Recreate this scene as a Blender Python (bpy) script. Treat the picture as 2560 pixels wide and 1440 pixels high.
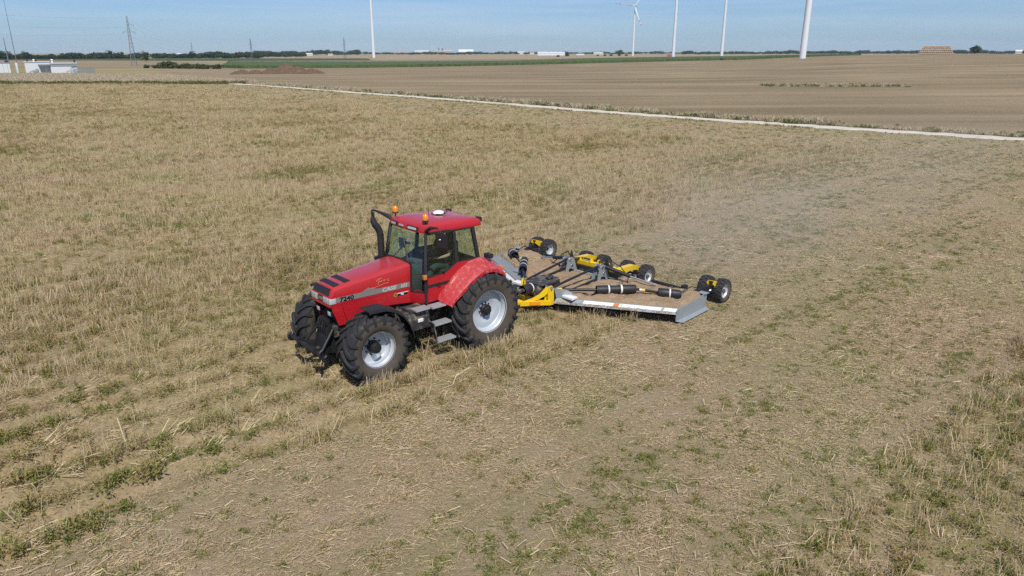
import bpy, bmesh, math, random
import numpy as np
from mathutils import Vector, Matrix, Euler

for o in list(bpy.data.objects):
    bpy.data.objects.remove(o, do_unlink=True)
random.seed(7)
RNG = np.random.default_rng(11)
S = bpy.context.scene
COL = S.collection
R = math.radians

# ------------------------------------------------------------------ camera
cam = bpy.data.cameras.new("camera")
cam.sensor_width = 36.0
cam.lens = 24.99
cam.clip_start = 0.1
cam.clip_end = 30000.0
camo = bpy.data.objects.new("camera", cam)
COL.objects.link(camo)
camo.location = (0.0, 0.0, 6.6)
camo.rotation_euler = (R(90 - 18.31), 0.0, 0.0)
S.camera = camo

# ------------------------------------------------------------------ sky, sun, exposure
SUN_ELEV = R(54.0)
SUN_AZ = R(166.0)          # compass style: 0 = +Y, clockwise; behind the camera, a little to the right
world = bpy.data.worlds.new("World")
S.world = world
world.use_nodes = True
wn = world.node_tree
for n in list(wn.nodes):
    wn.nodes.remove(n)
wo = wn.nodes.new('ShaderNodeOutputWorld')
bg = wn.nodes.new('ShaderNodeBackground')
sky = wn.nodes.new('ShaderNodeTexSky')
sky.sky_type = 'NISHITA'
sky.sun_disc = False
sky.sun_elevation = SUN_ELEV
sky.sun_rotation = SUN_AZ
sky.altitude = 150.0
sky.air_density = 1.0
sky.dust_density = 0.15
sky.ozone_density = 2.6
tc = wn.nodes.new('ShaderNodeTexCoord')
mp = wn.nodes.new('ShaderNodeMapping')
mp.inputs['Scale'].default_value = (2.0, 2.0, 34.0)
cl = wn.nodes.new('ShaderNodeTexNoise')
cl.inputs['Scale'].default_value = 1.6
cl.inputs['Detail'].default_value = 6.0
cl.inputs['Roughness'].default_value = 0.62
cr = wn.nodes.new('ShaderNodeMapRange')
cr.inputs['From Min'].default_value = 0.40
cr.inputs['From Max'].default_value = 0.78
cr.inputs['To Min'].default_value = 0.0
cr.inputs['To Max'].default_value = 0.5
tint = wn.nodes.new('ShaderNodeMix'); tint.data_type = 'RGBA'; tint.blend_type = 'MULTIPLY'
tint.inputs[0].default_value = 1.0
tint.inputs[7].default_value = (0.55, 0.73, 1.06, 1.0)
cm = wn.nodes.new('ShaderNodeMix'); cm.data_type = 'RGBA'
cm.inputs[7].default_value = (6.3, 7.4, 9.0, 1.0)
L = wn.links.new
L(tc.outputs['Generated'], mp.inputs['Vector'])
L(mp.outputs['Vector'], cl.inputs['Vector'])
L(cl.outputs['Fac'], cr.inputs['Value'])
L(cr.outputs['Result'], cm.inputs[0])
L(sky.outputs['Color'], tint.inputs[6])
L(tint.outputs[2], cm.inputs[6])
L(cm.outputs[2], bg.inputs['Color'])
bg.inputs['Strength'].default_value = 0.108
L(bg.outputs['Background'], wo.inputs['Surface'])

sl = bpy.data.lights.new("sun", 'SUN')
sl.energy = 5.0
sl.angle = R(0.53)
sl.color = (1.0, 0.945, 0.865)
so = bpy.data.objects.new("sun", sl)
COL.objects.link(so)
sd = Vector((math.sin(SUN_AZ) * math.cos(SUN_ELEV), math.cos(SUN_AZ) * math.cos(SUN_ELEV), math.sin(SUN_ELEV)))
so.rotation_euler = sd.to_track_quat('Z', 'Y').to_euler()
so.location = sd * 60

S.view_settings.view_transform = 'Standard'
S.view_settings.look = 'None'
S.view_settings.exposure = -0.16
S.view_settings.gamma = 1.0
S.view_settings.use_curve_mapping = False
S.render.engine = 'CYCLES'
S.cycles.max_bounces = 5
S.cycles.transparent_max_bounces = 12
S.cycles.volume_bounces = 0
S.cycles.caustics_reflective = False
S.cycles.caustics_refractive = False
S.cycles.use_denoising = False
S.cycles.use_adaptive_sampling = True
S.cycles.adaptive_threshold = 0.02
S.cycles.volume_max_steps = 96

# ------------------------------------------------------------------ helpers: materials
def nd(t, kind, **inp):
    n = t.nodes.new(kind)
    for k, v in inp.items():
        n.inputs[k.replace('_', ' ')].default_value = v
    return n

def c4(c):
    return (c[0], c[1], c[2], 1.0)

def mixrgb(t, fac, a, b, blend='MIX'):
    m = t.nodes.new('ShaderNodeMix'); m.data_type = 'RGBA'; m.blend_type = blend
    for i, v in ((0, fac), (6, a), (7, b)):
        if hasattr(v, 'is_linked'):
            t.links.new(v, m.inputs[i])
        elif i == 0:
            m.inputs[0].default_value = v
        else:
            m.inputs[i].default_value = c4(v)
    return m.outputs[2]

def noise(t, vec, scale, detail=3.0, rough=0.55):
    n = nd(t, 'ShaderNodeTexNoise', Scale=scale, Detail=detail, Roughness=rough)
    if vec is not None:
        t.links.new(vec, n.inputs['Vector'])
    return n.outputs['Fac']

def ramp(t, v, a, b, lo=0.0, hi=1.0):
    m = t.nodes.new('ShaderNodeMapRange')
    m.inputs['From Min'].default_value = a; m.inputs['From Max'].default_value = b
    m.inputs['To Min'].default_value = lo; m.inputs['To Max'].default_value = hi
    t.links.new(v, m.inputs['Value'])
    return m.outputs['Result']

def base_mat(name):
    m = bpy.data.materials.new(name)
    m.use_nodes = True
    t = m.node_tree
    b = t.nodes['Principled BSDF']
    return m, t, b

def M(name, col, rough=0.6, metal=0.0, var=0.12, vscale=6.0, dirt=None, coat=0.0, bump=0.0, bscale=40.0, spec=0.5, film=0.0):
    """plain surface with colour variation; dirt = (colour, lo, hi, scale) noise patches of soil or dust"""
    m, t, b = base_mat(name)
    co = t.nodes.new('ShaderNodeTexCoord').outputs['Object']
    n = noise(t, co, vscale, 4)
    c = mixrgb(t, n, tuple(x * (1 - var) for x in col), tuple(min(1, x * (1 + var)) for x in col))
    b.inputs['Roughness'].default_value = rough
    if dirt:
        d = noise(t, co, dirt[3], 6, 0.7)
        f = ramp(t, d, dirt[1], dirt[2])
        c = mixrgb(t, f, c, dirt[0])
        t.links.new(ramp(t, f, 0, 1, rough, 0.9), b.inputs['Roughness'])
    if film:                                    # dust settled on what faces up, pale sky reflection painted in with it
        nz = t.nodes.new('ShaderNodeSeparateXYZ')
        t.links.new(t.nodes.new('ShaderNodeNewGeometry').outputs['Normal'], nz.inputs[0])
        fm = t.nodes.new('ShaderNodeMath'); fm.operation = 'MULTIPLY'
        t.links.new(ramp(t, nz.outputs['Z'], .35, .95, .12 * film, film), fm.inputs[0]); t.links.new(ramp(t, noise(t, co, 2.5, 5, .65), .25, .75, .45, 1.0), fm.inputs[1])
        c = mixrgb(t, fm.outputs[0], c, (0.42, 0.33, 0.25))
    t.links.new(c, b.inputs['Base Color'])
    b.inputs['Metallic'].default_value = metal
    b.inputs['Specular IOR Level'].default_value = spec
    b.inputs['Coat Weight'].default_value = coat
    b.inputs['Coat Roughness'].default_value = 0.12
    if bump:
        bn = nd(t, 'ShaderNodeBump', Strength=bump, Distance=0.02)
        t.links.new(noise(t, co, bscale, 4), bn.inputs['Height'])
        t.links.new(bn.outputs['Normal'], b.inputs['Normal'])
    return m

def plant_mat(name, c0, c1, c2, trans=0.25, rough=0.75):
    """vegetation: colour picked per clump and broken up by noise, slightly translucent"""
    m, t, b = base_mat(name)
    rnd = t.nodes.new('ShaderNodeObjectInfo').outputs['Random']
    geo = t.nodes.new('ShaderNodeNewGeometry').outputs['Random Per Island']
    a = mixrgb(t, rnd, c0, c1)
    a = mixrgb(t, geo, a, c2)
    pos = t.nodes.new('ShaderNodeNewGeometry').outputs['Position']
    a = mixrgb(t, ramp(t, noise(t, pos, .22, 3, .6), .36, .64), mixrgb(t, 1.0, a, (1.05, .975, .92), 'MULTIPLY'), mixrgb(t, 1.0, a, (.94, .985, .80), 'MULTIPLY'))
    t.links.new(a, b.inputs['Base Color'])
    b.inputs['Roughness'].default_value = rough
    b.inputs['Specular IOR Level'].default_value = 0.25
    out = t.nodes['Material Output']
    tr = t.nodes.new('ShaderNodeBsdfTranslucent')
    t.links.new(a, tr.inputs['Color'])
    mx = t.nodes.new('ShaderNodeMixShader')
    mx.inputs[0].default_value = trans
    t.links.new(b.outputs[0], mx.inputs[1]); t.links.new(tr.outputs[0], mx.inputs[2])
    t.links.new(mx.outputs[0], out.inputs['Surface'])
    return m

def glass_mat(name, tintc):
    m, t, b = base_mat(name)
    out = t.nodes['Material Output']
    tr = t.nodes.new('ShaderNodeBsdfTransparent'); tr.inputs['Color'].default_value = c4(tintc)
    gl = t.nodes.new('ShaderNodeBsdfGlossy'); gl.inputs['Roughness'].default_value = 0.03
    lw = t.nodes.new('ShaderNodeLayerWeight')
    pw = t.nodes.new('ShaderNodeMath'); pw.operation = 'POWER'; pw.inputs[1].default_value = 4.0
    t.links.new(lw.outputs['Facing'], pw.inputs[0])
    mx = t.nodes.new('ShaderNodeMixShader')
    t.links.new(ramp(t, pw.outputs[0], 0, 1, .035, .8), mx.inputs[0]); t.links.new(tr.outputs[0], mx.inputs[1]); t.links.new(gl.outputs[0], mx.inputs[2])
    t.links.new(mx.outputs[0], out.inputs['Surface'])
    return m

# ------------------------------------------------------------------ helpers: meshes
def finish(bm, ang=38.0):
    bmesh.ops.recalc_face_normals(bm, faces=bm.faces[:])
    ca = R(ang)
    for f in bm.faces:
        f.smooth = True
    for e in bm.edges:
        e.smooth = not (len(e.link_faces) == 2 and e.calc_face_angle(0.0) > ca)

def obj(name, bm, mat, parent=None, ang=38.0, **props):
    finish(bm, ang)
    me = bpy.data.meshes.new(name)
    bm.to_mesh(me); bm.free()
    for m in (mat if isinstance(mat, (list, tuple)) else [mat]):
        me.materials.append(m)
    o = bpy.data.objects.new(name, me)
    COL.objects.link(o)
    if parent is not None:
        o.parent = parent
    for k, v in props.items():
        o[k] = v
    return o

def thing(name, label, cat, loc=(0, 0, 0), rz=0.0, group=None):
    o = bpy.data.objects.new(name, None)
    COL.objects.link(o)
    o.empty_display_size = 0.3
    o.location = loc; o.rotation_euler = (0, 0, rz)
    o['label'] = label; o['category'] = cat
    if group:
        o['group'] = group
    return o

def copy_tree(o, parent=None):
    c = o.copy(); COL.objects.link(c); c.parent = parent
    for ch in o.children:
        copy_tree(ch, c)
    return c

def nb():
    return bmesh.new()

def box(bm, x0, x1, y0, y1, z0, z1, bev=0.0, mat=0):
    vs = [bm.verts.new((x, y, z)) for x in (x0, x1) for y in (y0, y1) for z in (z0, z1)]
    q = ((0, 1, 3, 2), (4, 6, 7, 5), (0, 4, 5, 1), (2, 3, 7, 6), (0, 2, 6, 4), (1, 5, 7, 3))
    fs = [bm.faces.new([vs[i] for i in f]) for f in q]
    for f in fs:
        f.material_index = mat
    if bev:
        es = list({e for f in fs for e in f.edges})
        r = bmesh.ops.bevel(bm, geom=es, offset=bev, segments=2, affect='EDGES', profile=0.6)
        for f in r['faces']:
            f.material_index = mat
    return bm

def frame_of(d, up=Vector((0, 0, 1))):
    d = d.normalized()
    if abs(d.dot(up)) > 0.985:
        up = Vector((1, 0, 0))
    s = d.cross(up).normalized()
    u = s.cross(d).normalized()
    return s, u

def bar(bm, p0, p1, w, h, mat=0, w1=None, h1=None):
    p0, p1 = Vector(p0), Vector(p1)
    s, u = frame_of(p1 - p0)
    w1 = w if w1 is None else w1; h1 = h if h1 is None else h1
    A = [bm.verts.new(p0 + s * (a * w / 2) + u * (b * h / 2)) for a, b in ((-1, -1), (1, -1), (1, 1), (-1, 1))]
    B = [bm.verts.new(p1 + s * (a * w1 / 2) + u * (b * h1 / 2)) for a, b in ((-1, -1), (1, -1), (1, 1), (-1, 1))]
    fs = [bm.faces.new(A[::-1]), bm.faces.new(B)]
    for i in range(4):
        j = (i + 1) % 4
        fs.append(bm.faces.new((A[i], A[j], B[j], B[i])))
    for f in fs:
        f.material_index = mat
    return bm

def tube(bm, pts, r, n=10, caps=True, mat=0):
    pts = [Vector(p) for p in pts]
    rs = r if isinstance(r, (list, tuple)) else [r] * len(pts)
    rings = []
    up = Vector((0.13, 0.21, 0.97))
    for i, p in enumerate(pts):
        a = pts[max(0, i - 1)]; b = pts[min(len(pts) - 1, i + 1)]
        s, u = frame_of(b - a, up)
        rings.append([bm.verts.new(p + (s * math.cos(2 * math.pi * k / n) + u * math.sin(2 * math.pi * k / n)) * rs[i]) for k in range(n)])
    for i in range(len(rings) - 1):
        for k in range(n):
            f = bm.faces.new((rings[i][k], rings[i][(k + 1) % n], rings[i + 1][(k + 1) % n], rings[i + 1][k]))
            f.material_index = mat
    if caps:
        bm.faces.new(rings[0][::-1]).material_index = mat
        bm.faces.new(rings[-1]).material_index = mat
    return bm

def lathe(bm, prof, n=32, mat=0, closed=False, mats=None):
    """revolve (radius, y) points about the Y axis"""
    rings = []
    for r, y in prof:
        rings.append([bm.verts.new((r * math.cos(2 * math.pi * k / n), y, r * math.sin(2 * math.pi * k / n))) for k in range(n)])
    m = len(rings)
    for i in range(m if closed else m - 1):
        a, b = rings[i], rings[(i + 1) % m]
        for k in range(n):
            f = bm.faces.new((a[k], a[(k + 1) % n], b[(k + 1) % n], b[k]))
            f.material_index = mats[i] if mats else mat
    return bm

def prism(bm, poly, y0, y1, mat=0, axis='Y'):
    """polygon of (a, b) extruded along an axis: Y -> (x, z), X -> (y, z), Z -> (x, y)"""
    def P(a, b, c):
        return (a, c, b) if axis == 'Y' else ((c, a, b) if axis == 'X' else (a, b, c))
    A = [bm.verts.new(P(a, b, y0)) for a, b in poly]
    B = [bm.verts.new(P(a, b, y1)) for a, b in poly]
    fs = [bm.faces.new(A), bm.faces.new(B[::-1])]
    k = len(poly)
    for i in range(k):
        fs.append(bm.faces.new((A[i], B[i], B[(i + 1) % k], A[(i + 1) % k])))
    for f in fs:
        f.material_index = mat
    return bm

def slab(bm, pts, th, mat=0):
    """polygon of 3D points given thickness th along its normal, centred"""
    P = [Vector(p) for p in pts]
    n = Vector((0, 0, 0))
    for i in range(len(P)):
        a, b = P[i], P[(i + 1) % len(P)]
        n += a.cross(b)
    n.normalize()
    A = [bm.verts.new(p + n * th / 2) for p in P]
    B = [bm.verts.new(p - n * th / 2) for p in P]
    fs = [bm.faces.new(A), bm.faces.new(B[::-1])]
    k = len(P)
    for i in range(k):
        fs.append(bm.faces.new((A[i], B[i], B[(i + 1) % k], A[(i + 1) % k])))
    for f in fs:
        f.material_index = mat
    return bm

def loft(bm, rings, cap0=True, cap1=True, closed=True):
    V = [[bm.verts.new(p) for p in r] for r in rings]
    n = len(V[0])
    for i in range(len(V) - 1):
        for k in range(n if closed else n - 1):
            bm.faces.new((V[i][k], V[i][(k + 1) % n], V[i + 1][(k + 1) % n], V[i + 1][k]))
    if cap0:
        bm.faces.new(V[0][::-1])
    if cap1:
        bm.faces.new(V[-1])
    return bm

def dome(bm, c, rx, ry, rz, n=14, m=7, lo=0.0):
    c = Vector(c)
    rings = []
    for i in range(m):
        a = lo + (math.pi / 2 - lo) * i / m
        rings.append([c + Vector((rx * math.cos(a) * math.cos(2 * math.pi * k / n), ry * math.cos(a) * math.sin(2 * math.pi * k / n), rz * math.sin(a))) for k in range(n)])
    rings.append([c + Vector((rx * .02 * math.cos(2 * math.pi * k / n), ry * .02 * math.sin(2 * math.pi * k / n), rz)) for k in range(n)])
    return loft(bm, rings)

def text_obj(name, s, size, mat, parent, mtx, ext=0.002, shear=0.0, bold=0.0, space=1.0):
    cu = bpy.data.curves.new(name, 'FONT')
    cu.body = s; cu.size = size; cu.extrude = ext; cu.shear = shear; cu.offset = bold; cu.space_character = space
    tmp = bpy.data.objects.new("tmp_text", cu)
    COL.objects.link(tmp)
    bpy.context.view_layer.update()
    me = bpy.data.meshes.new_from_object(tmp.evaluated_get(bpy.context.evaluated_depsgraph_get()))
    bpy.data.objects.remove(tmp, do_unlink=True)
    bpy.data.curves.remove(cu)
    me.name = name
    me.materials.clear(); me.materials.append(mat)
    o = bpy.data.objects.new(name, me)
    COL.objects.link(o)
    o.parent = parent
    o.matrix_local = mtx
    return o

# value noise for scattering
_PERM = RNG.random((256, 256))
def vn(x, y, s, seed=0):
    x = np.asarray(x) / s + seed * 17.37; y = np.asarray(y) / s + seed * 9.71
    xi = np.floor(x).astype(int); yi = np.floor(y).astype(int)
    fx = x - xi; fy = y - yi
    fx = fx * fx * (3 - 2 * fx); fy = fy * fy * (3 - 2 * fy)
    g = lambda a, b: _PERM[a % 256, b % 256]
    return (g(xi, yi) * (1 - fx) + g(xi + 1, yi) * fx) * (1 - fy) + (g(xi, yi + 1) * (1 - fx) + g(xi + 1, yi + 1) * fx) * fy

def fbm(x, y, s, seed=0, o=3):
    v = 0.0; a = 1.0; t = 0.0
    for i in range(o):
        v = v + a * vn(x, y, s / 2 ** i, seed + i); t += a; a *= 0.5
    return v / t

# gentle land form: falls away a little to the left, rises to a low crest on the right
_AZ = [-180, -60, -36, -10, 0, 10, 17, 22, 30, 40, 60, 180]
_AV = [0, -2, -2, -2.2, -1.5, 0, 1.2, 3.2, 5.6, 6.2, 6.2, 0]
def zt(x, y):
    x = np.asarray(x, float); y = np.asarray(y, float)
    r = np.hypot(x, y); az = np.degrees(np.arctan2(x, y))
    A = np.interp(az, _AZ, _AV)
    t = np.clip((r - 70) / 490, 0, 1); s = t * t * (3 - 2 * t)
    t2 = np.clip((r - 600) / 1400, 0, 1); s2 = 1 - .5 * t2 * t2 * (3 - 2 * t2)
    return A * s * s2
def zg(x, y):
    return float(zt(x, y))

# where the machines stand
T_O = Vector((-1.418, 16.595, 0.0)); T_A = R(222.0)
T_H = np.array([math.cos(T_A), math.sin(T_A)]); T_L = np.array([-math.sin(T_A), math.cos(T_A)])
M_A = R(226.5)
M_H = np.array([math.cos(M_A), math.sin(M_A)]); M_L = np.array([-math.sin(M_A), math.cos(M_A)])
_mo = np.array([T_O.x, T_O.y]) - 1.7 * T_H + 0.25 * T_L
M_O = Vector((_mo[0], _mo[1], 0.0))
ROAD = np.array([(-66.0, 173.8), (-62.4, 169.5), (-48.3, 153.6), (-33.2, 135.8), (-18.2, 119.5), (-7.6, 107.3), (1.1, 96.7), (9.8, 86.4), (17.8, 77.9), (27.0, 69.4), (35.1, 62.3), (41.5, 56.9), (60.0, 41.5), (90.0, 17.0)])
def road_dist(x, y):
    """signed distance to the track, positive on the near side"""
    x = np.asarray(x, float); y = np.asarray(y, float)
    best = np.full(x.shape, 1e9); sg = np.ones(x.shape)
    for (ax, ay), (bx, by) in zip(ROAD[:-1], ROAD[1:]):
        dx, dy = bx - ax, by - ay
        t = np.clip(((x - ax) * dx + (y - ay) * dy) / (dx * dx + dy * dy), 0, 1)
        ex, ey = x - (ax + t * dx), y - (ay + t * dy)
        d = np.hypot(ex, ey); c = dx * (y - ay) - dy * (x - ax)
        k = d < best
        best = np.where(k, d, best); sg = np.where(k, np.where(c > 0, -1.0, 1.0), sg)
    return best * sg

def t_frame(x, y):
    dx, dy = x - T_O.x, y - T_O.y
    return dx * T_H[0] + dy * T_H[1], dx * T_L[0] + dy * T_L[1]
def m_frame(x, y):
    dx, dy = x - M_O.x, y - M_O.y
    return dx * M_H[0] + dy * M_H[1], dx * M_L[0] + dy * M_L[1]

def unmown(x, y):
    """1 where the stubble still stands, 0 where the cutter has been"""
    X, Y = t_frame(x, y)
    w = (fbm(x, y, 1.6, 3) - .5) * .9
    near = 2.75 + w
    back = np.where(X > -12, -3.3, -3.3 - .12 * (-12 - X)) + w * 1.5
    u = np.where(Y < near, 1.0, 0.0)
    u = np.where((X < -3.9) & (Y > back), 0.0, u)
    u = np.where(Y > 9.75 + w * 2.2, 1.0, u)
    rd = road_dist(x, y)
    u = np.where((rd < 16 + 9 * (fbm(x, y, 14, 5) - .5)), 0.0, u)
    return u

# ------------------------------------------------------------------ ground
def mesh_np(name, verts, faces, mat, parent=None, smooth=True, **props):
    me = bpy.data.meshes.new(name)
    verts = np.asarray(verts, np.float32); faces = np.asarray(faces, np.int32)
    k = faces.shape[1]
    me.vertices.add(len(verts)); me.vertices.foreach_set('co', verts.ravel())
    me.loops.add(faces.size); me.loops.foreach_set('vertex_index', faces.ravel())
    me.polygons.add(len(faces))
    me.polygons.foreach_set('loop_start', np.arange(0, faces.size, k, dtype=np.int32))
    me.polygons.foreach_set('loop_total', np.full(len(faces), k, np.int32))
    me.polygons.foreach_set('use_smooth', np.full(len(faces), smooth, bool))
    me.update(calc_edges=True)
    me.materials.append(mat)
    o = bpy.data.objects.new(name, me)
    COL.objects.link(o)
    o.parent = parent
    for kk, v in props.items():
        o[kk] = v
    return o

def grid_faces(n, m, wrap=False):
    i = np.arange(n - 1)[:, None]; j = np.arange(m if wrap else m - 1)[None, :]
    a = i * m + j; b = i * m + (j + 1) % m; c = (i + 1) * m + (j + 1) % m; d = (i + 1) * m + j
    return np.stack([a, b, c, d], -1).reshape(-1, 4)

def soil_mat():
    m, t, b = base_mat("field_soil")
    co = t.nodes.new('ShaderNodeTexCoord').outputs['Object']
    at = t.nodes.new('ShaderNodeAttribute'); at.attribute_name = 'mown'
    af = t.nodes.new('ShaderNodeAttribute'); af.attribute_name = 'green'
    n1 = noise(t, co, 0.5, 5, 0.65); n2 = noise(t, co, 7.0, 5, 0.7); n3 = noise(t, co, 45.0, 4, 0.7); n4 = noise(t, co, 0.07, 4, 0.6)
    soil = mixrgb(t, n2, (0.215, 0.155, 0.100), (0.36, 0.272, 0.185))
    litter = mixrgb(t, n3, (0.30, 0.225, 0.12), (0.58, 0.46, 0.275))
    mown = mixrgb(t, ramp(t, n3, .40, .62), soil, litter)
    uncut = mixrgb(t, ramp(t, n2, .38, .62), (0.30, 0.225, 0.120), (0.47, 0.36, 0.20))
    c = mixrgb(t, at.outputs['Fac'], uncut, mown)
    gf = t.nodes.new('ShaderNodeMath'); gf.operation = 'MULTIPLY'
    t.links.new(af.outputs['Fac'], gf.inputs[0]); t.links.new(ramp(t, n1, .38, .72), gf.inputs[1])
    c = mixrgb(t, gf.outputs[0], c, mixrgb(t, n2, (0.17, 0.165, 0.055), (0.265, 0.24, 0.09)))
    c = mixrgb(t, ramp(t, n4, .35, .7, 0, .45), c, mixrgb(t, n2, (0.33, 0.25, 0.155), (0.47, 0.365, 0.235)))
    mpp = t.nodes.new('ShaderNodeMapping'); mpp.vector_type = 'TEXTURE'
    mpp.inputs['Rotation'].default_value = (0, 0, T_A); mpp.inputs['Scale'].default_value = (7.0, .42, 1)
    t.links.new(co, mpp.inputs['Vector'])
    st_ = noise(t, mpp.outputs['Vector'], 1.0, 5, .6)
    c = mixrgb(t, ramp(t, st_, .50, .66, 0, .50), c, (0.27, 0.24, 0.11))
    c = mixrgb(t, ramp(t, st_, .46, .34, 0, .45), c, (0.41, 0.305, 0.21))
    t.links.new(c, b.inputs['Base Color'])
    b.inputs['Roughness'].default_value = 0.95
    b.inputs['Specular IOR Level'].default_value = 0.15
    bp = nd(t, 'ShaderNodeBump', Strength=0.7, Distance=0.05)
    t.links.new(n3, bp.inputs['Height'])
    b2 = nd(t, 'ShaderNodeBump', Strength=0.6, Distance=0.12)
    t.links.new(n2, b2.inputs['Height'])
    t.links.new(bp.outputs['Normal'], b2.inputs['Normal'])
    t.links.new(b2.outputs['Normal'], b.inputs['Normal'])
    return m

az = np.concatenate([np.arange(-50, 50, .3), np.arange(50, 310, 5.0)])
rr = np.concatenate([[0.05, 1.5, 3], np.geomspace(4.5, 70, 230), np.geomspace(73, 9000, 110)])
A2, R2 = np.meshgrid(np.radians(az), rr)
gx, gy = R2 * np.sin(A2), R2 * np.cos(A2)
tX, tY = t_frame(gx, gy)
rough = (fbm(gx, gy, .7, 1) - .5) * .07 + (fbm(gx, gy, 4, 2) - .5) * .06
furrow = np.cos(tY * 2 * math.pi / .92 + 1.5 * fbm(gx, gy, 5, 8)) * (.024 * np.clip((2.9 - tY) * 2, .25, 1) + .045 * ((tY > -2.2) & (tY < 2.8) & (tX > 3.2)))
gz = zt(gx, gy) + (rough + furrow) * np.clip(1.2 - R2 / 100, 0, 1)
dt = np.hypot(tX - 1.4, tY)
gz = gz - .015 * np.clip(1 - dt / 3.2, 0, 1)
V = np.stack([gx, gy, gz], -1).reshape(-1, 3)
ground = mesh_np("ground", V, grid_faces(len(rr), len(az), True), soil_mat(), kind='structure')
um = unmown(gx, gy)
rdist = road_dist(gx, gy)
a = ground.data.attributes.new('mown', 'FLOAT', 'POINT')
a.data.foreach_set('value', (1 - um).astype(np.float32).ravel())
gr = np.clip(.52 + .9 * (fbm(gx, gy, 9, 21) - .45) + .45 * (np.abs(rdist) < 14) + .4 * (tY > 9.8), 0, 1)
gr = np.where(R2 > 190, .8, gr)
a = ground.data.attributes.new('green', 'FLOAT', 'POINT')
a.data.foreach_set('value', gr.astype(np.float32).ravel())

def field_mat(name, ca, cb, cc, sx=0.012, sy=0.14, rot=0.0, fine=0.8, bump=0.5):
    """a field seen from far: long streaks across it, fine mottling"""
    m, t, b = base_mat(name)
    co = t.nodes.new('ShaderNodeTexCoord').outputs['Object']
    mp_ = t.nodes.new('ShaderNodeMapping')
    mp_.inputs['Scale'].default_value = (sx, sy, 1); mp_.inputs['Rotation'].default_value = (0, 0, rot)
    t.links.new(co, mp_.inputs['Vector'])
    s = noise(t, mp_.outputs['Vector'], 1.0, 6, 0.62)
    f = noise(t, co, fine, 5, 0.7)
    f2 = noise(t, co, 0.03, 3, 0.5)
    c = mixrgb(t, ramp(t, s, .36, .64), ca, cb)
    c = mixrgb(t, ramp(t, f, .45, .8, 0, .55), c, cc)
    c = mixrgb(t, ramp(t, f2, .4, .7, 0, .35), c, tuple(.82 * x for x in ca))
    t.links.new(c, b.inputs['Base Color'])
    b.inputs['Roughness'].default_value = 0.95
    b.inputs['Specular IOR Level'].default_value = 0.1
    bp = nd(t, 'ShaderNodeBump', Strength=bump, Distance=0.1)
    t.links.new(noise(t, co, 9.0, 4, .7), bp.inputs['Height'])
    t.links.new(bp.outputs['Normal'], b.inputs['Normal'])
    return m

def resample(P, n):
    P = np.asarray(P, float)
    d = np.concatenate([[0], np.cumsum(np.hypot(*np.diff(P, axis=0).T))])
    s = np.linspace(0, d[-1], n)
    return np.stack([np.interp(s, d, P[:, 0]), np.interp(s, d, P[:, 1])], -1)

def sheet(name, low, up, n, m, off, mat, power=1.0, **props):
    A = resample(low, n); B = resample(up, n)
    t = (np.linspace(0, 1, m) ** power)[:, None, None]
    P = A[None] * (1 - t) + B[None] * t
    z = zt(P[..., 0], P[..., 1]) + off
    V = np.concatenate([P, z[..., None]], -1).reshape(-1, 3)
    return mesh_np(name, V, grid_faces(m, n), mat, **props)

def offset_line(P, d):
    P = np.asarray(P, float)
    t = np.gradient(P, axis=0); t /= np.hypot(t[:, 0], t[:, 1])[:, None]
    return P + np.stack([-t[:, 1], t[:, 0]], -1) * d

stub = field_mat("harvested_field", (0.195, 0.152, 0.086), (0.335, 0.258, 0.162), (0.42, 0.335, 0.215), 0.010, 0.10, 0.06, fine=1.6, bump=.9)
maize_low = [(-172, 440), (-150, 416), (-89, 438), (-33, 475), (5, 503), (63, 535), (129, 574), (198, 597), (260, 660), (420, 900)]
maize_up = [(-262, 690), (-240, 657), (-130, 639), (-44, 633), (7, 655), (96, 818), (210, 935), (331, 998), (400, 1080), (560, 1300)]
sheet("stubble_field", offset_line(ROAD, 2.2), [(-190, 385), (-89, 438), (5, 503), (129, 574), (198, 597), (290, 720), (700, 1300), (1100, 1500), (1900, 1500)], 90, 90, .06, stub, 1.7, kind='structure')
sheet("mown_meadow", [(-420, 210), (-177, 257), (-144, 253), (-113, 240), (-72, 188)], [(-700, 520), (-420, 470), (-300, 440), (-190, 385), (-120, 300)], 60, 40, .05,
      field_mat("meadow", (0.245, 0.205, 0.095), (0.34, 0.275, 0.145), (0.30, 0.29, 0.11), .01, .06, .2), kind='structure')
sheet("fallow_strip", [(-700, 560), (-420, 480), (-260, 436), (-150, 415)], [(-1100, 1000), (-600, 880), (-420, 850), (-262, 700)], 60, 30, .10,
      field_mat("fallow", (0.24, 0.19, 0.115), (0.35, 0.27, 0.165), (0.19, 0.20, 0.08), .008, .05, .1), kind='structure')
sheet("ploughed_strip", [(-240, 662), (-130, 645), (-44, 640), (7, 660), (96, 824), (210, 940), (331, 1010)], [(-330, 900), (-170, 940), (-50, 960), (20, 990), (140, 1100), (260, 1250), (420, 1400)], 60, 20, .10,
      field_mat("ploughed", (0.20, 0.155, 0.115), (0.29, 0.225, 0.165), (0.33, 0.26, 0.19), .008, .05, 0), kind='structure')

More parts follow.
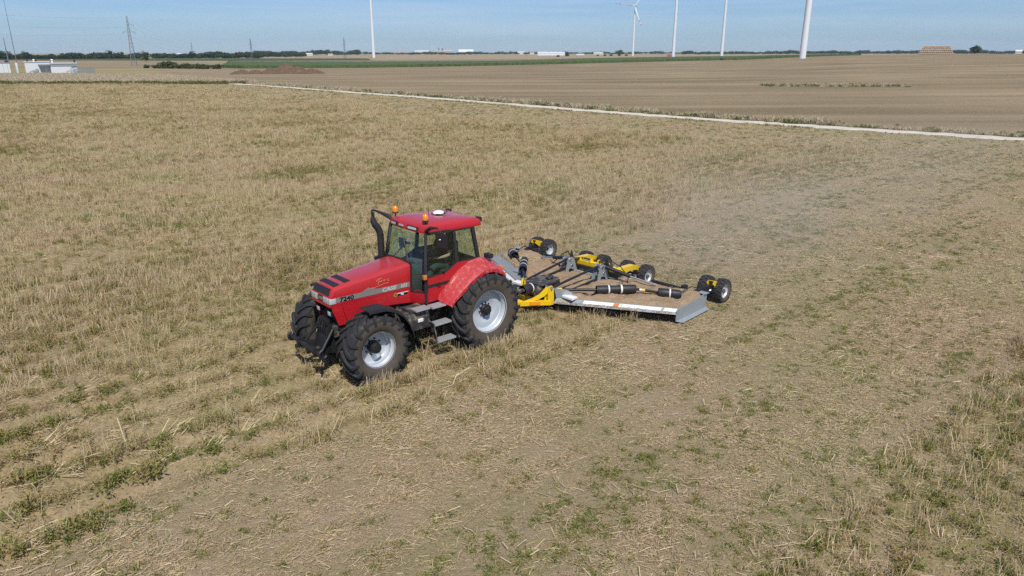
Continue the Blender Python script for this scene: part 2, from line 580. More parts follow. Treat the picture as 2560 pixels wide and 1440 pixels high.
# crop standing as a raised mass: a canopy with a ragged top and a real edge
def crop(name, low, up, n, m, h, mat, label):
    A = resample(low, n); B = resample(up, n)
    t = np.linspace(0, 1, m)[:, None, None]
    P = A[None] * (1 - t) + B[None] * t
    P = P + (RNG.random(P.shape) - .5) * 1.2
    z = zt(P[..., 0], P[..., 1])
    top = z + h * (.80 + .32 * RNG.random(z.shape))
    rows = [np.concatenate([P[0], z[0][:, None] - .3], -1)]
    rows += [np.concatenate([P[i], top[i][:, None]], -1) for i in range(m)]
    rows += [np.concatenate([P[-1], z[-1][:, None] - .3], -1)]
    V = np.stack(rows).reshape(-1, 3)
    return mesh_np(name, V, grid_faces(m + 2, n), mat, smooth=False, kind='stuff', label=label, category='crop')
def crop_mat(name, a, b2):
    m, t, b = base_mat(name)
    co = t.nodes.new('ShaderNodeTexCoord').outputs['Object']
    c = mixrgb(t, ramp(t, noise(t, co, .5, 5, .7), .35, .7), a, b2)
    t.links.new(c, b.inputs['Base Color']); b.inputs['Roughness'].default_value = .85; b.inputs['Specular IOR Level'].default_value = .2
    return m
crop("maize_crop", maize_low, maize_up, 420, 40, 1.7, crop_mat("maize_leaf", (0.055, 0.085, 0.028), (0.115, 0.155, 0.055)), "band of tall green maize crossing the plain behind the soil heap")
crop("beet_crop", [(-760, 900), (-560, 860), (-420, 850), (-300, 840), (-170, 900)], [(-1000, 1080), (-720, 1060), (-560, 1060), (-400, 1060), (-210, 1080)], 260, 24, .9, crop_mat("beet_leaf", (0.05, 0.075, 0.035), (0.095, 0.125, 0.05)), "dark green crop strip in front of the left tree belt")

# gravel track
gm, gt, gb = base_mat("track_gravel")
gco = gt.nodes.new('ShaderNodeTexCoord').outputs['Object']
gc = mixrgb(gt, noise(gt, gco, 1.2, 6, .7), (0.47, 0.42, 0.33), (0.70, 0.64, 0.53))
gc = mixrgb(gt, ramp(gt, noise(gt, gco, .5, 5, .7), .55, .75, 0, .6), gc, (0.30, 0.25, 0.17))
gt.links.new(gc, gb.inputs['Base Color']); gb.inputs['Roughness'].default_value = .95
rp = resample(ROAD, 260)
rp_l = offset_line(rp, .98) + (RNG.random((260, 1)) - .5) * .8
rp_r = offset_line(rp, -.98) + (RNG.random((260, 1)) - .5) * .8
rows = []
for k in range(5):
    P = rp_r * (1 - k / 4) + rp_l * (k / 4)
    rows.append(np.concatenate([P, (zt(P[:, 0], P[:, 1]) + (.13 if 0 < k < 4 else .02))[:, None]], -1))
mesh_np("gravel_track", np.stack(rows).reshape(-1, 3), grid_faces(5, 260), gm, kind='structure')

# ------------------------------------------------------------------ small plants and straw, built once and scattered
SRC = {}
def src_col(name):
    c = bpy.data.collections.new(name)       # not linked to the scene: only a library of tufts
    SRC[name] = c
    return c

class Tri:
    def __init__(s): s.v = []; s.f = []; s.mi = []
    def stalk(s, p, d, ln, r0, r1, mi=0, bend=0.0):
        p = np.array(p, float); d = np.array(d, float); d /= np.linalg.norm(d)
        a = np.cross(d, [.31, .17, .93]); a /= np.linalg.norm(a); b = np.cross(d, a)
        k = len(s.v)
        q = p + d * ln + a * bend * ln
        for c, r in ((p, r0), (q, r1)):
            for j in range(3):
                an = j * 2.0944
                s.v.append(c + (a * math.cos(an) + b * math.sin(an)) * r)
        for j in range(3):
            s.f.append((k + j, k + (j + 1) % 3, k + 3 + (j + 1) % 3, k + 3 + j)); s.mi.append(mi)
    def leaf(s, p, d, ln, w, mi=0, droop=.3):
        p = np.array(p, float); d = np.array(d, float); d /= np.linalg.norm(d)
        a = np.cross(d, RNG.normal(size=3)); a /= np.linalg.norm(a)
        n = np.cross(a, d)
        k = len(s.v)
        s.v += [p, p + d * ln * .5 + a * w / 2, p + d * ln - n * droop * ln * (1 if n[2] > 0 else -1), p + d * ln * .5 - a * w / 2]
        s.f.append((k, k + 1, k + 2, k + 3)); s.mi.append(mi)
    def make(s, name, col, mats):
        me = bpy.data.meshes.new(name)
        me.from_pydata([tuple(map(float, v)) for v in s.v], [], s.f)
        for m in mats: me.materials.append(m)
        me.polygons.foreach_set('material_index', np.array(s.mi, np.int32))
        o = bpy.data.objects.new(name, me)
        col.objects.link(o)
        return o

U = lambda a, b: RNG.uniform(a, b)
def rdir(tilt):
    a = U(0, 6.283); return (math.cos(a) * tilt, math.sin(a) * tilt, 1.0)

straw = plant_mat("straw", (0.58, 0.455, 0.28), (0.46, 0.345, 0.205), (0.73, 0.62, 0.44), .15)
straw_grey = plant_mat("weathered_straw", (0.50, 0.41, 0.30), (0.41, 0.315, 0.22), (0.60, 0.50, 0.38), .15)
weed_dry = plant_mat("dry_weed", (0.36, 0.275, 0.135), (0.40, 0.28, 0.155), (0.31, 0.255, 0.10), .25)
weed_green = plant_mat("green_weed", (0.165, 0.205, 0.045), (0.25, 0.25, 0.070), (0.29, 0.28, 0.085), .35)
weed_lush = plant_mat("lush_weed", (0.075, 0.165, 0.030), (0.12, 0.20, 0.042), (0.17, 0.235, 0.06), .35)
grass_pale = plant_mat("pale_grass", (0.70, 0.58, 0.46), (0.60, 0.49, 0.37), (0.76, 0.65, 0.53), .4)
TUFT = [straw, straw_grey, weed_dry, weed_green, weed_lush]

stand = src_col("standing_tufts")
for k in range(7):           # 0-6 standing cut stalks with weeds between them
    g = Tri()
    for i in range(int(U(8, 13))):
        h = U(.12, .42)
        p = (RNG.normal(0, .10), RNG.normal(0, .10), -.02)
        d = rdir(U(.02, .40))
        g.stalk(p, d, h, U(.004, .0068), U(.0025, .0048), 0 if U(0, 1) < .65 else 1)
        if U(0, 1) < .45:
            q = np.array(p) + np.array(d) / np.linalg.norm(d) * h * U(.45, .8)
            g.stalk(q, rdir(U(.4, 1.0)), h * U(.3, .6), .003, .0015, 0 if U(0, 1) < .5 else 1)
    for i in range(10):
        g.stalk((RNG.normal(0, .15), RNG.normal(0, .15), U(.005, .05)), (U(-1, 1), U(-1, 1), U(-.05, .3)), U(.06, .26), .003, .002, int(U(0, 2)))
    for i in range(18):
        g.leaf((RNG.normal(0, .10), RNG.normal(0, .10), U(0, .09)), (U(-1, 1), U(-1, 1), U(.1, 1)), U(.03, .09), U(.010, .026), 2 if U(0, 1) < .72 else 3)
    g.make("tuft_a%d" % k, stand, TUFT)
for k in range(4):           # 7-10 reddish dry weeds
    g = Tri()
    for i in range(46):
        r = abs(RNG.normal(0, .11)); a_ = U(0, 6.283)
        g.leaf((r * math.cos(a_), r * math.sin(a_), U(0, .18) * (1 - r * 2.2 if r < .3 else .3)), (U(-1, 1), U(-1, 1), U(.2, 1.2)), U(.04, .11), U(.010, .026), 2 if U(0, 1) < .8 else 3)
    for i in range(6):
        g.stalk((RNG.normal(0, .06), RNG.normal(0, .06), 0), rdir(U(.1, .7)), U(.12, .32), .003, .0015, 1)
    g.make("tuft_b%d" % k, stand, TUFT)
for k in range(4):           # 11-14 green weeds
    g = Tri()
    for i in range(60):
        r = abs(RNG.normal(0, .10)); a_ = U(0, 6.283)
        g.leaf((r * math.cos(a_), r * math.sin(a_), U(0, .14) * max(.25, 1 - r * 3)), (U(-1, 1), U(-1, 1), U(.0, 1.0)), U(.03, .085), U(.012, .030), (3 if U(0, 1) < .8 else 4) if U(0, 1) < .75 else 2)
    g.make("tuft_c%d" % k, stand, TUFT)
for k in range(4):           # 15-18 flattened branching stalks, all lying one way (+X)
    g = Tri()
    for i in range(5):
        p = np.array((U(-.2, .15), RNG.normal(0, .12), .02)); d = np.array((1, RNG.normal(0, .4), U(.02, .6)))
        ln = U(.16, .42)
        g.stalk(p, d, ln, .007, .004, 0)
        dn = d / np.linalg.norm(d)
        for j in range(3):
            g.stalk(p + dn * ln * U(.4, .9), d + RNG.normal(0, .35, 3), ln * U(.25, .5), .004, .002, 0 if U(0, 1) < .7 else 1)
    for i in range(12):
        g.leaf((U(-.2, .4), RNG.normal(0, .1), U(0, .05)), (U(-1, 1), U(-1, 1), U(0, .6)), U(.03, .08), U(.01, .03), 2)
    g.make("tuft_d%d" % k, stand, TUFT)

fresh = plant_mat("fresh_stem", (0.40, 0.42, 0.17), (0.50, 0.48, 0.24), (0.56, 0.54, 0.32), .2)
flat = src_col("chopped_litter")
for k in range(6):           # 0-5 chopped bits lying on the soil
    g = Tri()
    for i in range(44):
        a_ = U(0, 6.283)
        g.stalk((RNG.normal(0, .17), RNG.normal(0, .17), U(.004, .025)), (math.cos(a_), math.sin(a_), U(-.06, .2)), U(.02, .09), U(.0022, .0040), U(.002, .0033), 0 if U(0, 1) < .55 else 1)
    for i in range(12):
        g.leaf((RNG.normal(0, .17), RNG.normal(0, .17), U(0, .02)), (U(-1, 1), U(-1, 1), U(0, .4)), U(.02, .05), U(.008, .02), 2)
    g.make("litter_a%d" % k, flat, TUFT)
for k in range(4):           # 6-9 longer pieces
    g = Tri()
    for i in range(9):
        a_ = U(0, 6.283)
        g.stalk((RNG.normal(0, .17), RNG.normal(0, .17), U(.004, .03)), (math.cos(a_), math.sin(a_), U(-.03, .25)), U(.05, .22), U(.0034, .0062), U(.003, .0055), (0 if U(0, 1) < .75 else 1) if U(0, 1) < .72 else 5)
    g.make("litter_b%d" % k, flat, TUFT + [fresh])
for k in range(4):           # 10-13 short regrowth
    g = Tri()
    for i in range(34):
        r = abs(RNG.normal(0, .085)); a_ = U(0, 6.283)
        g.leaf((r * math.cos(a_), r * math.sin(a_), U(0, .035)), (U(-1, 1), U(-1, 1), U(.05, .9)), U(.025, .075), U(.007, .016), 3 if U(0, 1) < .55 else (4 if k != 2 else 2))
    g.make("litter_c%d" % k, flat, TUFT)
for k in range(3):           # 14-16 short stubs left standing
    g = Tri()
    for i in range(5):
        g.stalk((RNG.normal(0, .08), RNG.normal(0, .08), -.01), rdir(U(.05, .6)), U(.04, .14), .005, .004, 0)
    for i in range(8):
        a_ = U(0, 6.283)
        g.stalk((RNG.normal(0, .12), RNG.normal(0, .12), .01), (math.cos(a_), math.sin(a_), U(0, .15)), U(.04, .14), .003, .002, 1)
    g.make("litter_d%d" % k, flat, TUFT)

verge_green = plant_mat("verge_leaf", (0.095, 0.150, 0.042), (0.145, 0.19, 0.058), (0.19, 0.225, 0.08), .35)
tall = src_col("tall_growth")
for k in range(4):           # 0-3 pale dry grass
    g = Tri()
    for i in range(70):
        p = (RNG.normal(0, .45), RNG.normal(0, .45), 0)
        g.leaf(p, rdir(U(.1, .6)), U(.4, 1.1), U(.03, .07), 5 if U(0, 1) < .93 else 3, .15)
    g.make("tall_a%d" % k, tall, TUFT + [grass_pale])
for k in range(4):           # 4-7 rank green weeds
    g = Tri()
    for i in range(110):
        r = abs(RNG.normal(0, .30)); a_ = U(0, 6.283)
        g.leaf((r * math.cos(a_), r * math.sin(a_), U(0, .5) * max(.2, 1 - r)), (U(-1, 1), U(-1, 1), U(.3, 1.6)), U(.12, .40), U(.03, .08), 6 if U(0, 1) < .7 else (3 if U(0, 1) < .7 else 5), .25)
    g.make("tall_b%d" % k, tall, TUFT + [grass_pale, verge_green])

def scatter_group(col):
    ng = bpy.data.node_groups.new("scatter_" + col.name, 'GeometryNodeTree')
    ng.interface.new_socket(name="Geometry", in_out='INPUT', socket_type='NodeSocketGeometry')
    ng.interface.new_socket(name="Geometry", in_out='OUTPUT', socket_type='NodeSocketGeometry')
    gi = ng.nodes.new('NodeGroupInput'); go = ng.nodes.new('NodeGroupOutput')
    ci = ng.nodes.new('GeometryNodeCollectionInfo')
    ci.inputs['Collection'].default_value = col
    ci.inputs['Separate Children'].default_value = True
    ci.inputs['Reset Children'].default_value = True
    ip = ng.nodes.new('GeometryNodeInstanceOnPoints')
    ip.inputs['Pick Instance'].default_value = True
    def attr(nm, ty):
        n = ng.nodes.new('GeometryNodeInputNamedAttribute'); n.data_type = ty
        n.inputs['Name'].default_value = nm
        return n.outputs['Attribute']
    e2r = ng.nodes.new('FunctionNodeEulerToRotation')
    ng.links.new(attr('rot', 'FLOAT_VECTOR'), e2r.inputs[0])
    ng.links.new(e2r.outputs[0], ip.inputs['Rotation'])
    ng.links.new(attr('scl', 'FLOAT_VECTOR'), ip.inputs['Scale'])
    ng.links.new(attr('idx', 'INT'), ip.inputs['Instance Index'])
    ng.links.new(gi.outputs[0], ip.inputs['Points'])
    ng.links.new(ci.outputs[0], ip.inputs['Instance'])
    ng.links.new(ip.outputs[0], go.inputs[0])
    return ng
NG = {k: scatter_group(c) for k, c in SRC.items()}

def scatter(name, colname, pts, rot, scl, idx, label):
    me = bpy.data.meshes.new(name)
    n = len(pts)
    me.vertices.add(n); me.vertices.foreach_set('co', np.asarray(pts, np.float32).ravel())
    for nm, ty, d, key in (('rot', 'FLOAT_VECTOR', rot, 'vector'), ('scl', 'FLOAT_VECTOR', scl, 'vector')):
        a = me.attributes.new(nm, ty, 'POINT'); a.data.foreach_set(key, np.asarray(d, np.float32).ravel())
    a = me.attributes.new('idx', 'INT', 'POINT'); a.data.foreach_set('value', np.asarray(idx, np.int32))
    o = bpy.data.objects.new(name, me)
    COL.objects.link(o)
    md = o.modifiers.new("scatter", 'NODES'); md.node_group = NG[colname]
    o['kind'] = 'stuff'; o['label'] = label
    return o

def wedge(r0, r1, dens, half=46.0):
    n = int(R(2 * half) / 2 * (r1 * r1 - r0 * r0) * dens)
    r = np.sqrt(RNG.random(n) * (r1 * r1 - r0 * r0) + r0 * r0)
    a = np.radians((RNG.random(n) * 2 - 1) * half)
    return r * np.sin(a), r * np.cos(a)

DECK = [(-.8, .7), (-1.35, 1.2), (-2.6, 3.75), (-4.05, 3.75), (-4.05, -3.75), (-2.6, -3.75), (-1.35, -1.2), (-.8, -.7)]
def in_poly(x, y, P):
    ins = np.zeros(x.shape, bool)
    for (x0, y0), (x1, y1) in zip(P, P[1:] + P[:1]):
        c = ((y0 > y) != (y1 > y)) & (x < (x1 - x0) * (y - y0) / (y1 - y0 + 1e-12) + x0)
        ins ^= c
    return ins
def blocked(x, y):
    X, Y = t_frame(x, y); mx, my = m_frame(x, y)
    b = in_poly(mx, my, DECK)
    for wx, hl in ((0.0, .36), (2.95, .30)):
        b |= (np.abs(X - wx) < hl) & (np.abs(np.abs(Y) - 1.08) < .36)
    return b
def gh(x, y):
    r = np.hypot(x, y); X, Y = t_frame(x, y)
    rg = (fbm(x, y, .7, 1) - .5) * .07 + (fbm(x, y, 4, 2) - .5) * .06
    fu = np.cos(Y * 2 * math.pi / .92 + 1.5 * fbm(x, y, 5, 8)) * (.024 * np.clip((2.9 - Y) * 2, .25, 1) + .045 * ((Y > -2.2) & (Y < 2.8) & (X > 3.2)))
    return zt(x, y) + (rg + fu) * np.clip(1.2 - r / 100, 0, 1) - .015 * np.clip(1 - np.hypot(X - 1.4, Y) / 3.2, 0, 1)

def place_stand(bands):
    PX, PY, SC, ID, RT = [], [], [], [], []
    for r0, r1, dens, s0, s1 in bands:
        x, y = wedge(r0, r1, dens)
        X, Y = t_frame(x, y)
        k = (unmown(x, y) > .5) & ~blocked(x, y) & (road_dist(x, y) > 3) & (y < 172)
        # patchy stand: thin where the wheels and furrows run, thick between
        row = np.cos(Y * 2 * math.pi / .92 + 1.5 * fbm(x, y, 5, 8))
        patch = .45 * fbm(x, y, 2.2, 31) + .55 * fbm(X / 9, Y / 1.1, 1.0, 33)
        strip_ = (Y > -2.2) & (Y < 2.9) & (X > 1.0)
        k &= RNG.random(x.shape) < np.where(strip_, np.clip(.0 + .85 * row + .6 * (patch - .5), .02, .9), np.clip(.44 + .30 * row + 1.7 * (patch - .42), .07, 1))
        if r0 < 10:                # weeds brushed against the near side of the wheels
            for wx in (0.0, 2.95):
                q = 80
                ax, ay = wx + RNG.normal(0, .42, q), 1.50 + RNG.uniform(-.06, .38, q)
                x = np.concatenate([x, T_O.x + ax * T_H[0] + ay * T_L[0]]); y = np.concatenate([y, T_O.y + ax * T_H[1] + ay * T_L[1]])
                X = np.concatenate([X, ax]); Y = np.concatenate([Y, ay]); k = np.concatenate([k, np.ones(q, bool)])
        x, y, X, Y = x[k], y[k], X[k], Y[k]
        n = len(x)
        g = .5 * fbm(x, y, 3.0, 41) + .5 * fbm(X / 10, Y / 1.3, 1.0, 43); d = fbm(x, y, 6.0, 51)
        u = RNG.random(n)
        idx = RNG.integers(0, 7, n)
        near_strip = (Y > -3) & (Y < 3.3) & (X > -3)
        edge = Y > 9.0
        pg = np.clip((g - .40) * 1.8, .07, .7) * np.where(edge, 2.2, 1.0) + .22 * edge
        pd = np.clip((d - .33) * 1.2, .08, .55) + .30 * near_strip
        idx = np.where(u < pd, RNG.integers(7, 11, n), idx)
        idx = np.where((u > .97 - pg) & (u < .97), RNG.integers(11, 15, n), idx)
        lay = (u > .97) | (near_strip & (RNG.random(n) < .09))
        idx = np.where(lay, RNG.integers(15, 19, n), idx)
        rz = RNG.random(n) * 6.283
        rz = np.where(lay, T_A + math.pi + RNG.normal(0, .55, n), rz)
        s = RNG.uniform(s0, s1, n) * (.65 + .7 * fbm(x, y, 5, 61)) * np.where((Y > -2.2) & (Y < 2.9) & (X > 1.0), 1.12, 1.0)
        PX.append(x); PY.append(y); ID.append(idx); RT.append(rz); SC.append(s)
    x, y, idx, rz, s = map(np.concatenate, (PX, PY, ID, RT, SC))
    rot = np.stack([RNG.normal(0, .06, len(x)), RNG.normal(0, .06, len(x)), rz], -1)
    scl = np.stack([s * RNG.uniform(.85, 1.3, len(x)), s * RNG.uniform(.85, 1.3, len(x)), s], -1)
    return np.stack([x, y, gh(x, y)], -1), rot, scl, idx

p, r_, s_, i_ = place_stand([(6, 26, 42, .65, 1.05), (26, 55, 24, .70, 1.10), (55, 110, 10, .85, 1.35), (110, 205, 4.0, 1.0, 1.6)])
scatter("standing_stubble", "standing_tufts", p, r_, s_, i_, "tan stubble and weeds still standing around and ahead of the tractor")

def place_flat(bands):
    PX, PY, SC, ID = [], [], [], []
    for r0, r1, dens, s0, s1 in bands:
        x, y = wedge(r0, r1, dens)
        X, Y = t_frame(x, y)
        m_ = unmown(x, y) < .5
        k = ~blocked(x, y) & (road_dist(x, y) > 2) & (m_ | (RNG.random(x.shape) < .35)) & (y < 172)
        patch = .45 * fbm(x, y, 1.7, 71) + .55 * fbm(X / 10, Y / .8, 1.0, 73)
        rw = np.cos(Y * 2 * math.pi / .76 + 1.8 * fbm(x, y, 6, 18))
        k &= RNG.random(x.shape) < np.clip(.58 + .32 * rw + 1.8 * (patch - .46), .10, 1)
        x, y = x[k], y[k]; n = len(x)
        X, Y = t_frame(x, y); u = RNG.random(n); g = .45 * fbm(x, y, 2.6, 81) + .55 * fbm(X / 10, Y / .8, 1.0, 85)
        idx = RNG.integers(0, 6, n)
        idx = np.where(u > .86, RNG.integers(6, 10, n), idx)
        idx = np.where(u < np.clip((g - .36) * 2.2, .12, .8), RNG.integers(10, 14, n), idx)
        idx = np.where((u > .81) & (u < .86), RNG.integers(14, 17, n), idx)
        PX.append(x); PY.append(y); ID.append(idx); SC.append(RNG.uniform(s0, s1, n))
    x, y, idx, s = map(np.concatenate, (PX, PY, ID, SC))
    rot = np.stack([RNG.normal(0, .05, len(x)), RNG.normal(0, .05, len(x)), RNG.random(len(x)) * 6.283], -1)
    return np.stack([x, y, gh(x, y)], -1), rot, np.repeat(s[:, None], 3, 1), idx
p, r_, s_, i_ = place_flat([(5, 24, 52, .75, 1.2), (24, 60, 20, 1.0, 1.6), (60, 120, 5, 1.4, 2.2), (120, 200, 2.0, 1.8, 2.6)])
scatter("chopped_straw", "chopped_litter", p, r_, s_, i_, "chopped straw and green regrowth lying on the mown soil")

# pale grass strip in front of the white station, weeds along the track, weed island in the far field
n = 26000
u_, v_ = RNG.random(n), RNG.random(n)
gx0 = -190 + 128 * u_; ylo = 171 + 4 * (fbm(gx0, gx0 * 0, 12, 5) - .5)
yhi = np.interp(gx0, [-190, -176, -144, -113, -72, -60], [256, 255, 251, 236, 186, 176]) + 8 * (fbm(gx0, gx0 * 0 + 9, 15, 6) - .5)
yy = ylo + (yhi - ylo) * v_
ok = RNG.random(n) < np.clip((yhi - ylo) / 80, .1, 1)
xx, yy = gx0[ok], yy[ok]; n = len(xx)
s = RNG.uniform(.8, 1.3, n)
idx = np.where((fbm(xx, yy, 10, 9) > .66) | (yy < 173.5), RNG.integers(4, 8, n), RNG.integers(0, 4, n))
scatter("dry_grass_strip", "tall_growth", np.stack([xx, yy, zt(xx, yy)], -1), np.stack([xx * 0, xx * 0, RNG.random(n) * 6.283], -1), np.repeat(s[:, None], 3, 1), idx, "pale pinkish dry grass strip at the far edge of the field, left")

n = 16000
rpp = resample(ROAD, 1200); ii = RNG.integers(0, 1190, n)
ol = offset_line(rpp, 1.0) - rpp
dd = np.where(RNG.random(n) < .8, 1.55 + np.abs(RNG.normal(0, 1.3, n)), -1.55 - np.abs(RNG.normal(0, .4, n)))
wv = fbm(rpp[ii, 0], rpp[ii, 1], 7, 12)
k = RNG.random(n) < np.clip(1.9 * (wv - .18), .15, 1)
ii, dd, wv = ii[k], dd[k], wv[k]
P = rpp[ii] + ol[ii] * dd[:, None]
n = len(P)
s = RNG.uniform(.35, .8, n) * (.45 + wv) * np.where(dd < 0, .4, 1)
idx = np.where(RNG.random(n) < .25, RNG.integers(0, 4, n), RNG.integers(4, 8, n))
scatter("verge_weeds", "tall_growth", np.column_stack([P, zt(P[:, 0], P[:, 1])]), np.stack([s * 0, s * 0, RNG.random(n) * 6.283], -1), np.repeat(s[:, None], 3, 1), idx, "uneven green weeds growing along the far side of the white track")
n = 900
t_ = RNG.random(n)
P = np.stack([52 + 23 * t_ + RNG.normal(0, .8, n), 150 - 7 * t_ + RNG.normal(0, 2.0, n)], -1)
s = RNG.uniform(.4, .75, n)
scatter("field_weed_patch", "tall_growth", np.column_stack([P, zt(P[:, 0], P[:, 1])]), np.stack([s * 0, s * 0, RNG.random(n) * 6.283], -1), np.repeat(s[:, None], 3, 1), np.where(RNG.random(n) < .2, RNG.integers(0, 4, n), RNG.integers(4, 8, n)), "long dark weed patch alone in the harvested field on the right")

# ------------------------------------------------------------------ machine materials
DUST = (0.36, 0.285, 0.20)
red = M("red_paint", (0.45, 0.009, 0.016), .34, 0, .06, 3, (DUST, .60, 1.4, 4), coat=.6, film=.11)
red_dirty = M("red_paint_mud_splashed", (0.46, 0.013, 0.022), .40, 0, .08, 3, ((0.52, 0.34, 0.28), .50, .92, 10), coat=.35, film=.18)
red_dark = M("red_lower_panel", (0.46, 0.012, 0.020), .38, 0, .08, 3, ((0.44, 0.27, 0.20), .60, 1.1, 16), coat=.4)
black = M("black_metal", (0.017, 0.017, 0.019), .5, 0, .3, 8, (DUST, .60, 1.0, 7))
black_pl = M("black_plastic", (0.020, 0.020, 0.023), .55, 0, .25, 10, (DUST, .62, 1.05, 12))
black_mesh = M("black_grille_mesh", (0.014, 0.015, 0.018), .6, 0, .4, 90, None, bump=.5, bscale=160)
cast = M("muddy_casting", (0.035, 0.034, 0.034), .7, .0, .4, 12, ((0.30, 0.255, 0.20), .48, .70, 6), bump=.3)
tread = M("tyre_tread", (0.024, 0.024, 0.026), .80, 0, .3, 7, ((0.17, 0.14, 0.105), .55, .95, 5), bump=.25, bscale=60)
side = M("tyre_sidewall_dusty", (0.082, 0.066, 0.050), .9, 0, .35, 5, ((0.060, 0.052, 0.045), .5, .75, 9), bump=.15)
silver = M("rim_silver", (0.60, 0.64, 0.68), .34, .25, .05, 4, (DUST, .62, 1.25, 3))
grey_rim = M("rim_grey", (0.52, 0.57, 0.61), .40, .15, .05, 4, (DUST, .62, 1.25, 3))
glass = glass_mat("tinted_glass", (0.86, 0.93, 0.88))
lamp_glass = M("lamp_lens", (0.72, 0.74, 0.76), .12, .35, .12, 60, None, coat=.8, bump=.3, bscale=120)
amber = M("amber_lens", (0.85, 0.26, 0.015), .15, 0, .25, 30, None, coat=.8)
sig_or = M("orange_lens", (0.62, 0.20, 0.06), .25, 0, .2, 20, None, coat=.5)
white_pl = M("white_plastic", (0.80, 0.80, 0.80), .35, 0, .04, 5)
stripe_grey = M("grey_decal", (0.215, 0.205, 0.195), .4, 0, .06, 5, (DUST, .68, 1.1, 12))
silver_ink = M("silver_decal", (0.56, 0.56, 0.55), .35, .2, .05, 9)
black_ink = M("black_decal", (0.010, 0.010, 0.010), .4, 0, .1, 9)
gold_ink = M("gold_decal", (0.60, 0.27, 0.16), .4, .1, .1, 9)
white_ink = M("white_decal", (0.75, 0.73, 0.70), .4, 0, .1, 30)
yellow_ink = M("yellow_decal", (0.80, 0.58, 0.05), .4, 0, .1, 9)
tread_plate = M("step_grating", (0.50, 0.51, 0.52), .45, .4, .15, 30, (DUST, .58, .95, 12))
seat_cloth = M("seat_fabric", (0.035, 0.038, 0.042), .85, 0, .2, 20)
trim = M("cab_trim", (0.085, 0.092, 0.098), .75, 0, .15, 8)
chrome = M("bright_steel", (0.55, 0.55, 0.56), .28, .9, .1, 20, (DUST, .62, 1, 15))

# ------------------------------------------------------------------ wheels
def ag_tyre(bm, Rt, W, rim, lug_h, n_lug, sweep, lug_w, nseg=6, n=56, hook=.06):
    def rb(y):
        q = abs(2 * y / W)
        return (Rt - lug_h) - .055 * Rt * q ** 4
    ys = [-.45, -.36, -.22, -.08, .08, .22, .36, .45]
    D = Rt - rim
    sw = [(rim - .02, .36 * W), (rim + .015, .43 * W), (rim + .35 * D, .500 * W), (rim + .58 * D, .492 * W), (rim + .76 * D, .470 * W)]
    prof = [(r, -y) for r, y in sw] + [(rb(q * W), q * W) for q in ys] + [(r, y) for r, y in reversed(sw)]
    ms = [1, 1, 1, 0, 0] + [0] * len(ys) + [0, 1, 1, 1]
    lathe(bm, prof, n, mats=ms)
    pr = [rim + .35 * D, rim + .58 * D, rim + .76 * D, rb(.45 * W)]; py = [.500 * W, .492 * W, .470 * W, .45 * W]
    for s in (-1, 1):
        for k in range(n_lug):
            a0 = 2 * math.pi * (k + (.25 if s > 0 else -.25)) / n_lug
            prev = None
            for i in range(nseg + 3):
                t = i / nseg
                if i < nseg:
                    y = W / 2 * (-.05 + .97 * t); base = rb(y); nr, ny = 1.0, 0.0; hh = lug_h
                    aa = a0 + sweep * (t ** 0.85)
                else:
                    q = (i - nseg) / 2.0
                    base = rb(.45 * W) - q * hook; y = float(np.interp(base, pr, py)); an = R(35 + 55 * q); nr, ny = math.cos(an), math.sin(an); hh = lug_h * (1 - .72 * q)
                    aa = a0 + sweep * (1 + .06 * q)
                wa = lug_w * (1 - .10 * min(t, 1)) / 2 / Rt
                ring = []
                for (da, o_, ) in ((-wa * 1.25, -.012), (wa * 1.25, -.012), (wa, hh), (-wa, hh)):
                    rr_, yy_ = base + nr * o_, s * (y + ny * o_)
                    ring.append(bm.verts.new((rr_ * math.cos(aa + da), yy_, rr_ * math.sin(aa + da))))
                if prev:
                    for q4 in range(4):
                        bm.faces.new((prev[q4], prev[(q4 + 1) % 4], ring[(q4 + 1) % 4], ring[q4]))
                else:
                    bm.faces.new(ring[::-1])
                prev = ring
            bm.faces.new(prev)
    return bm

def cyl_y(bm, x, z, r, y0, y1, n=10, mat=0):
    return tube(bm, [(x, y0, z), (x, y1, z)], r, n, True, mat)

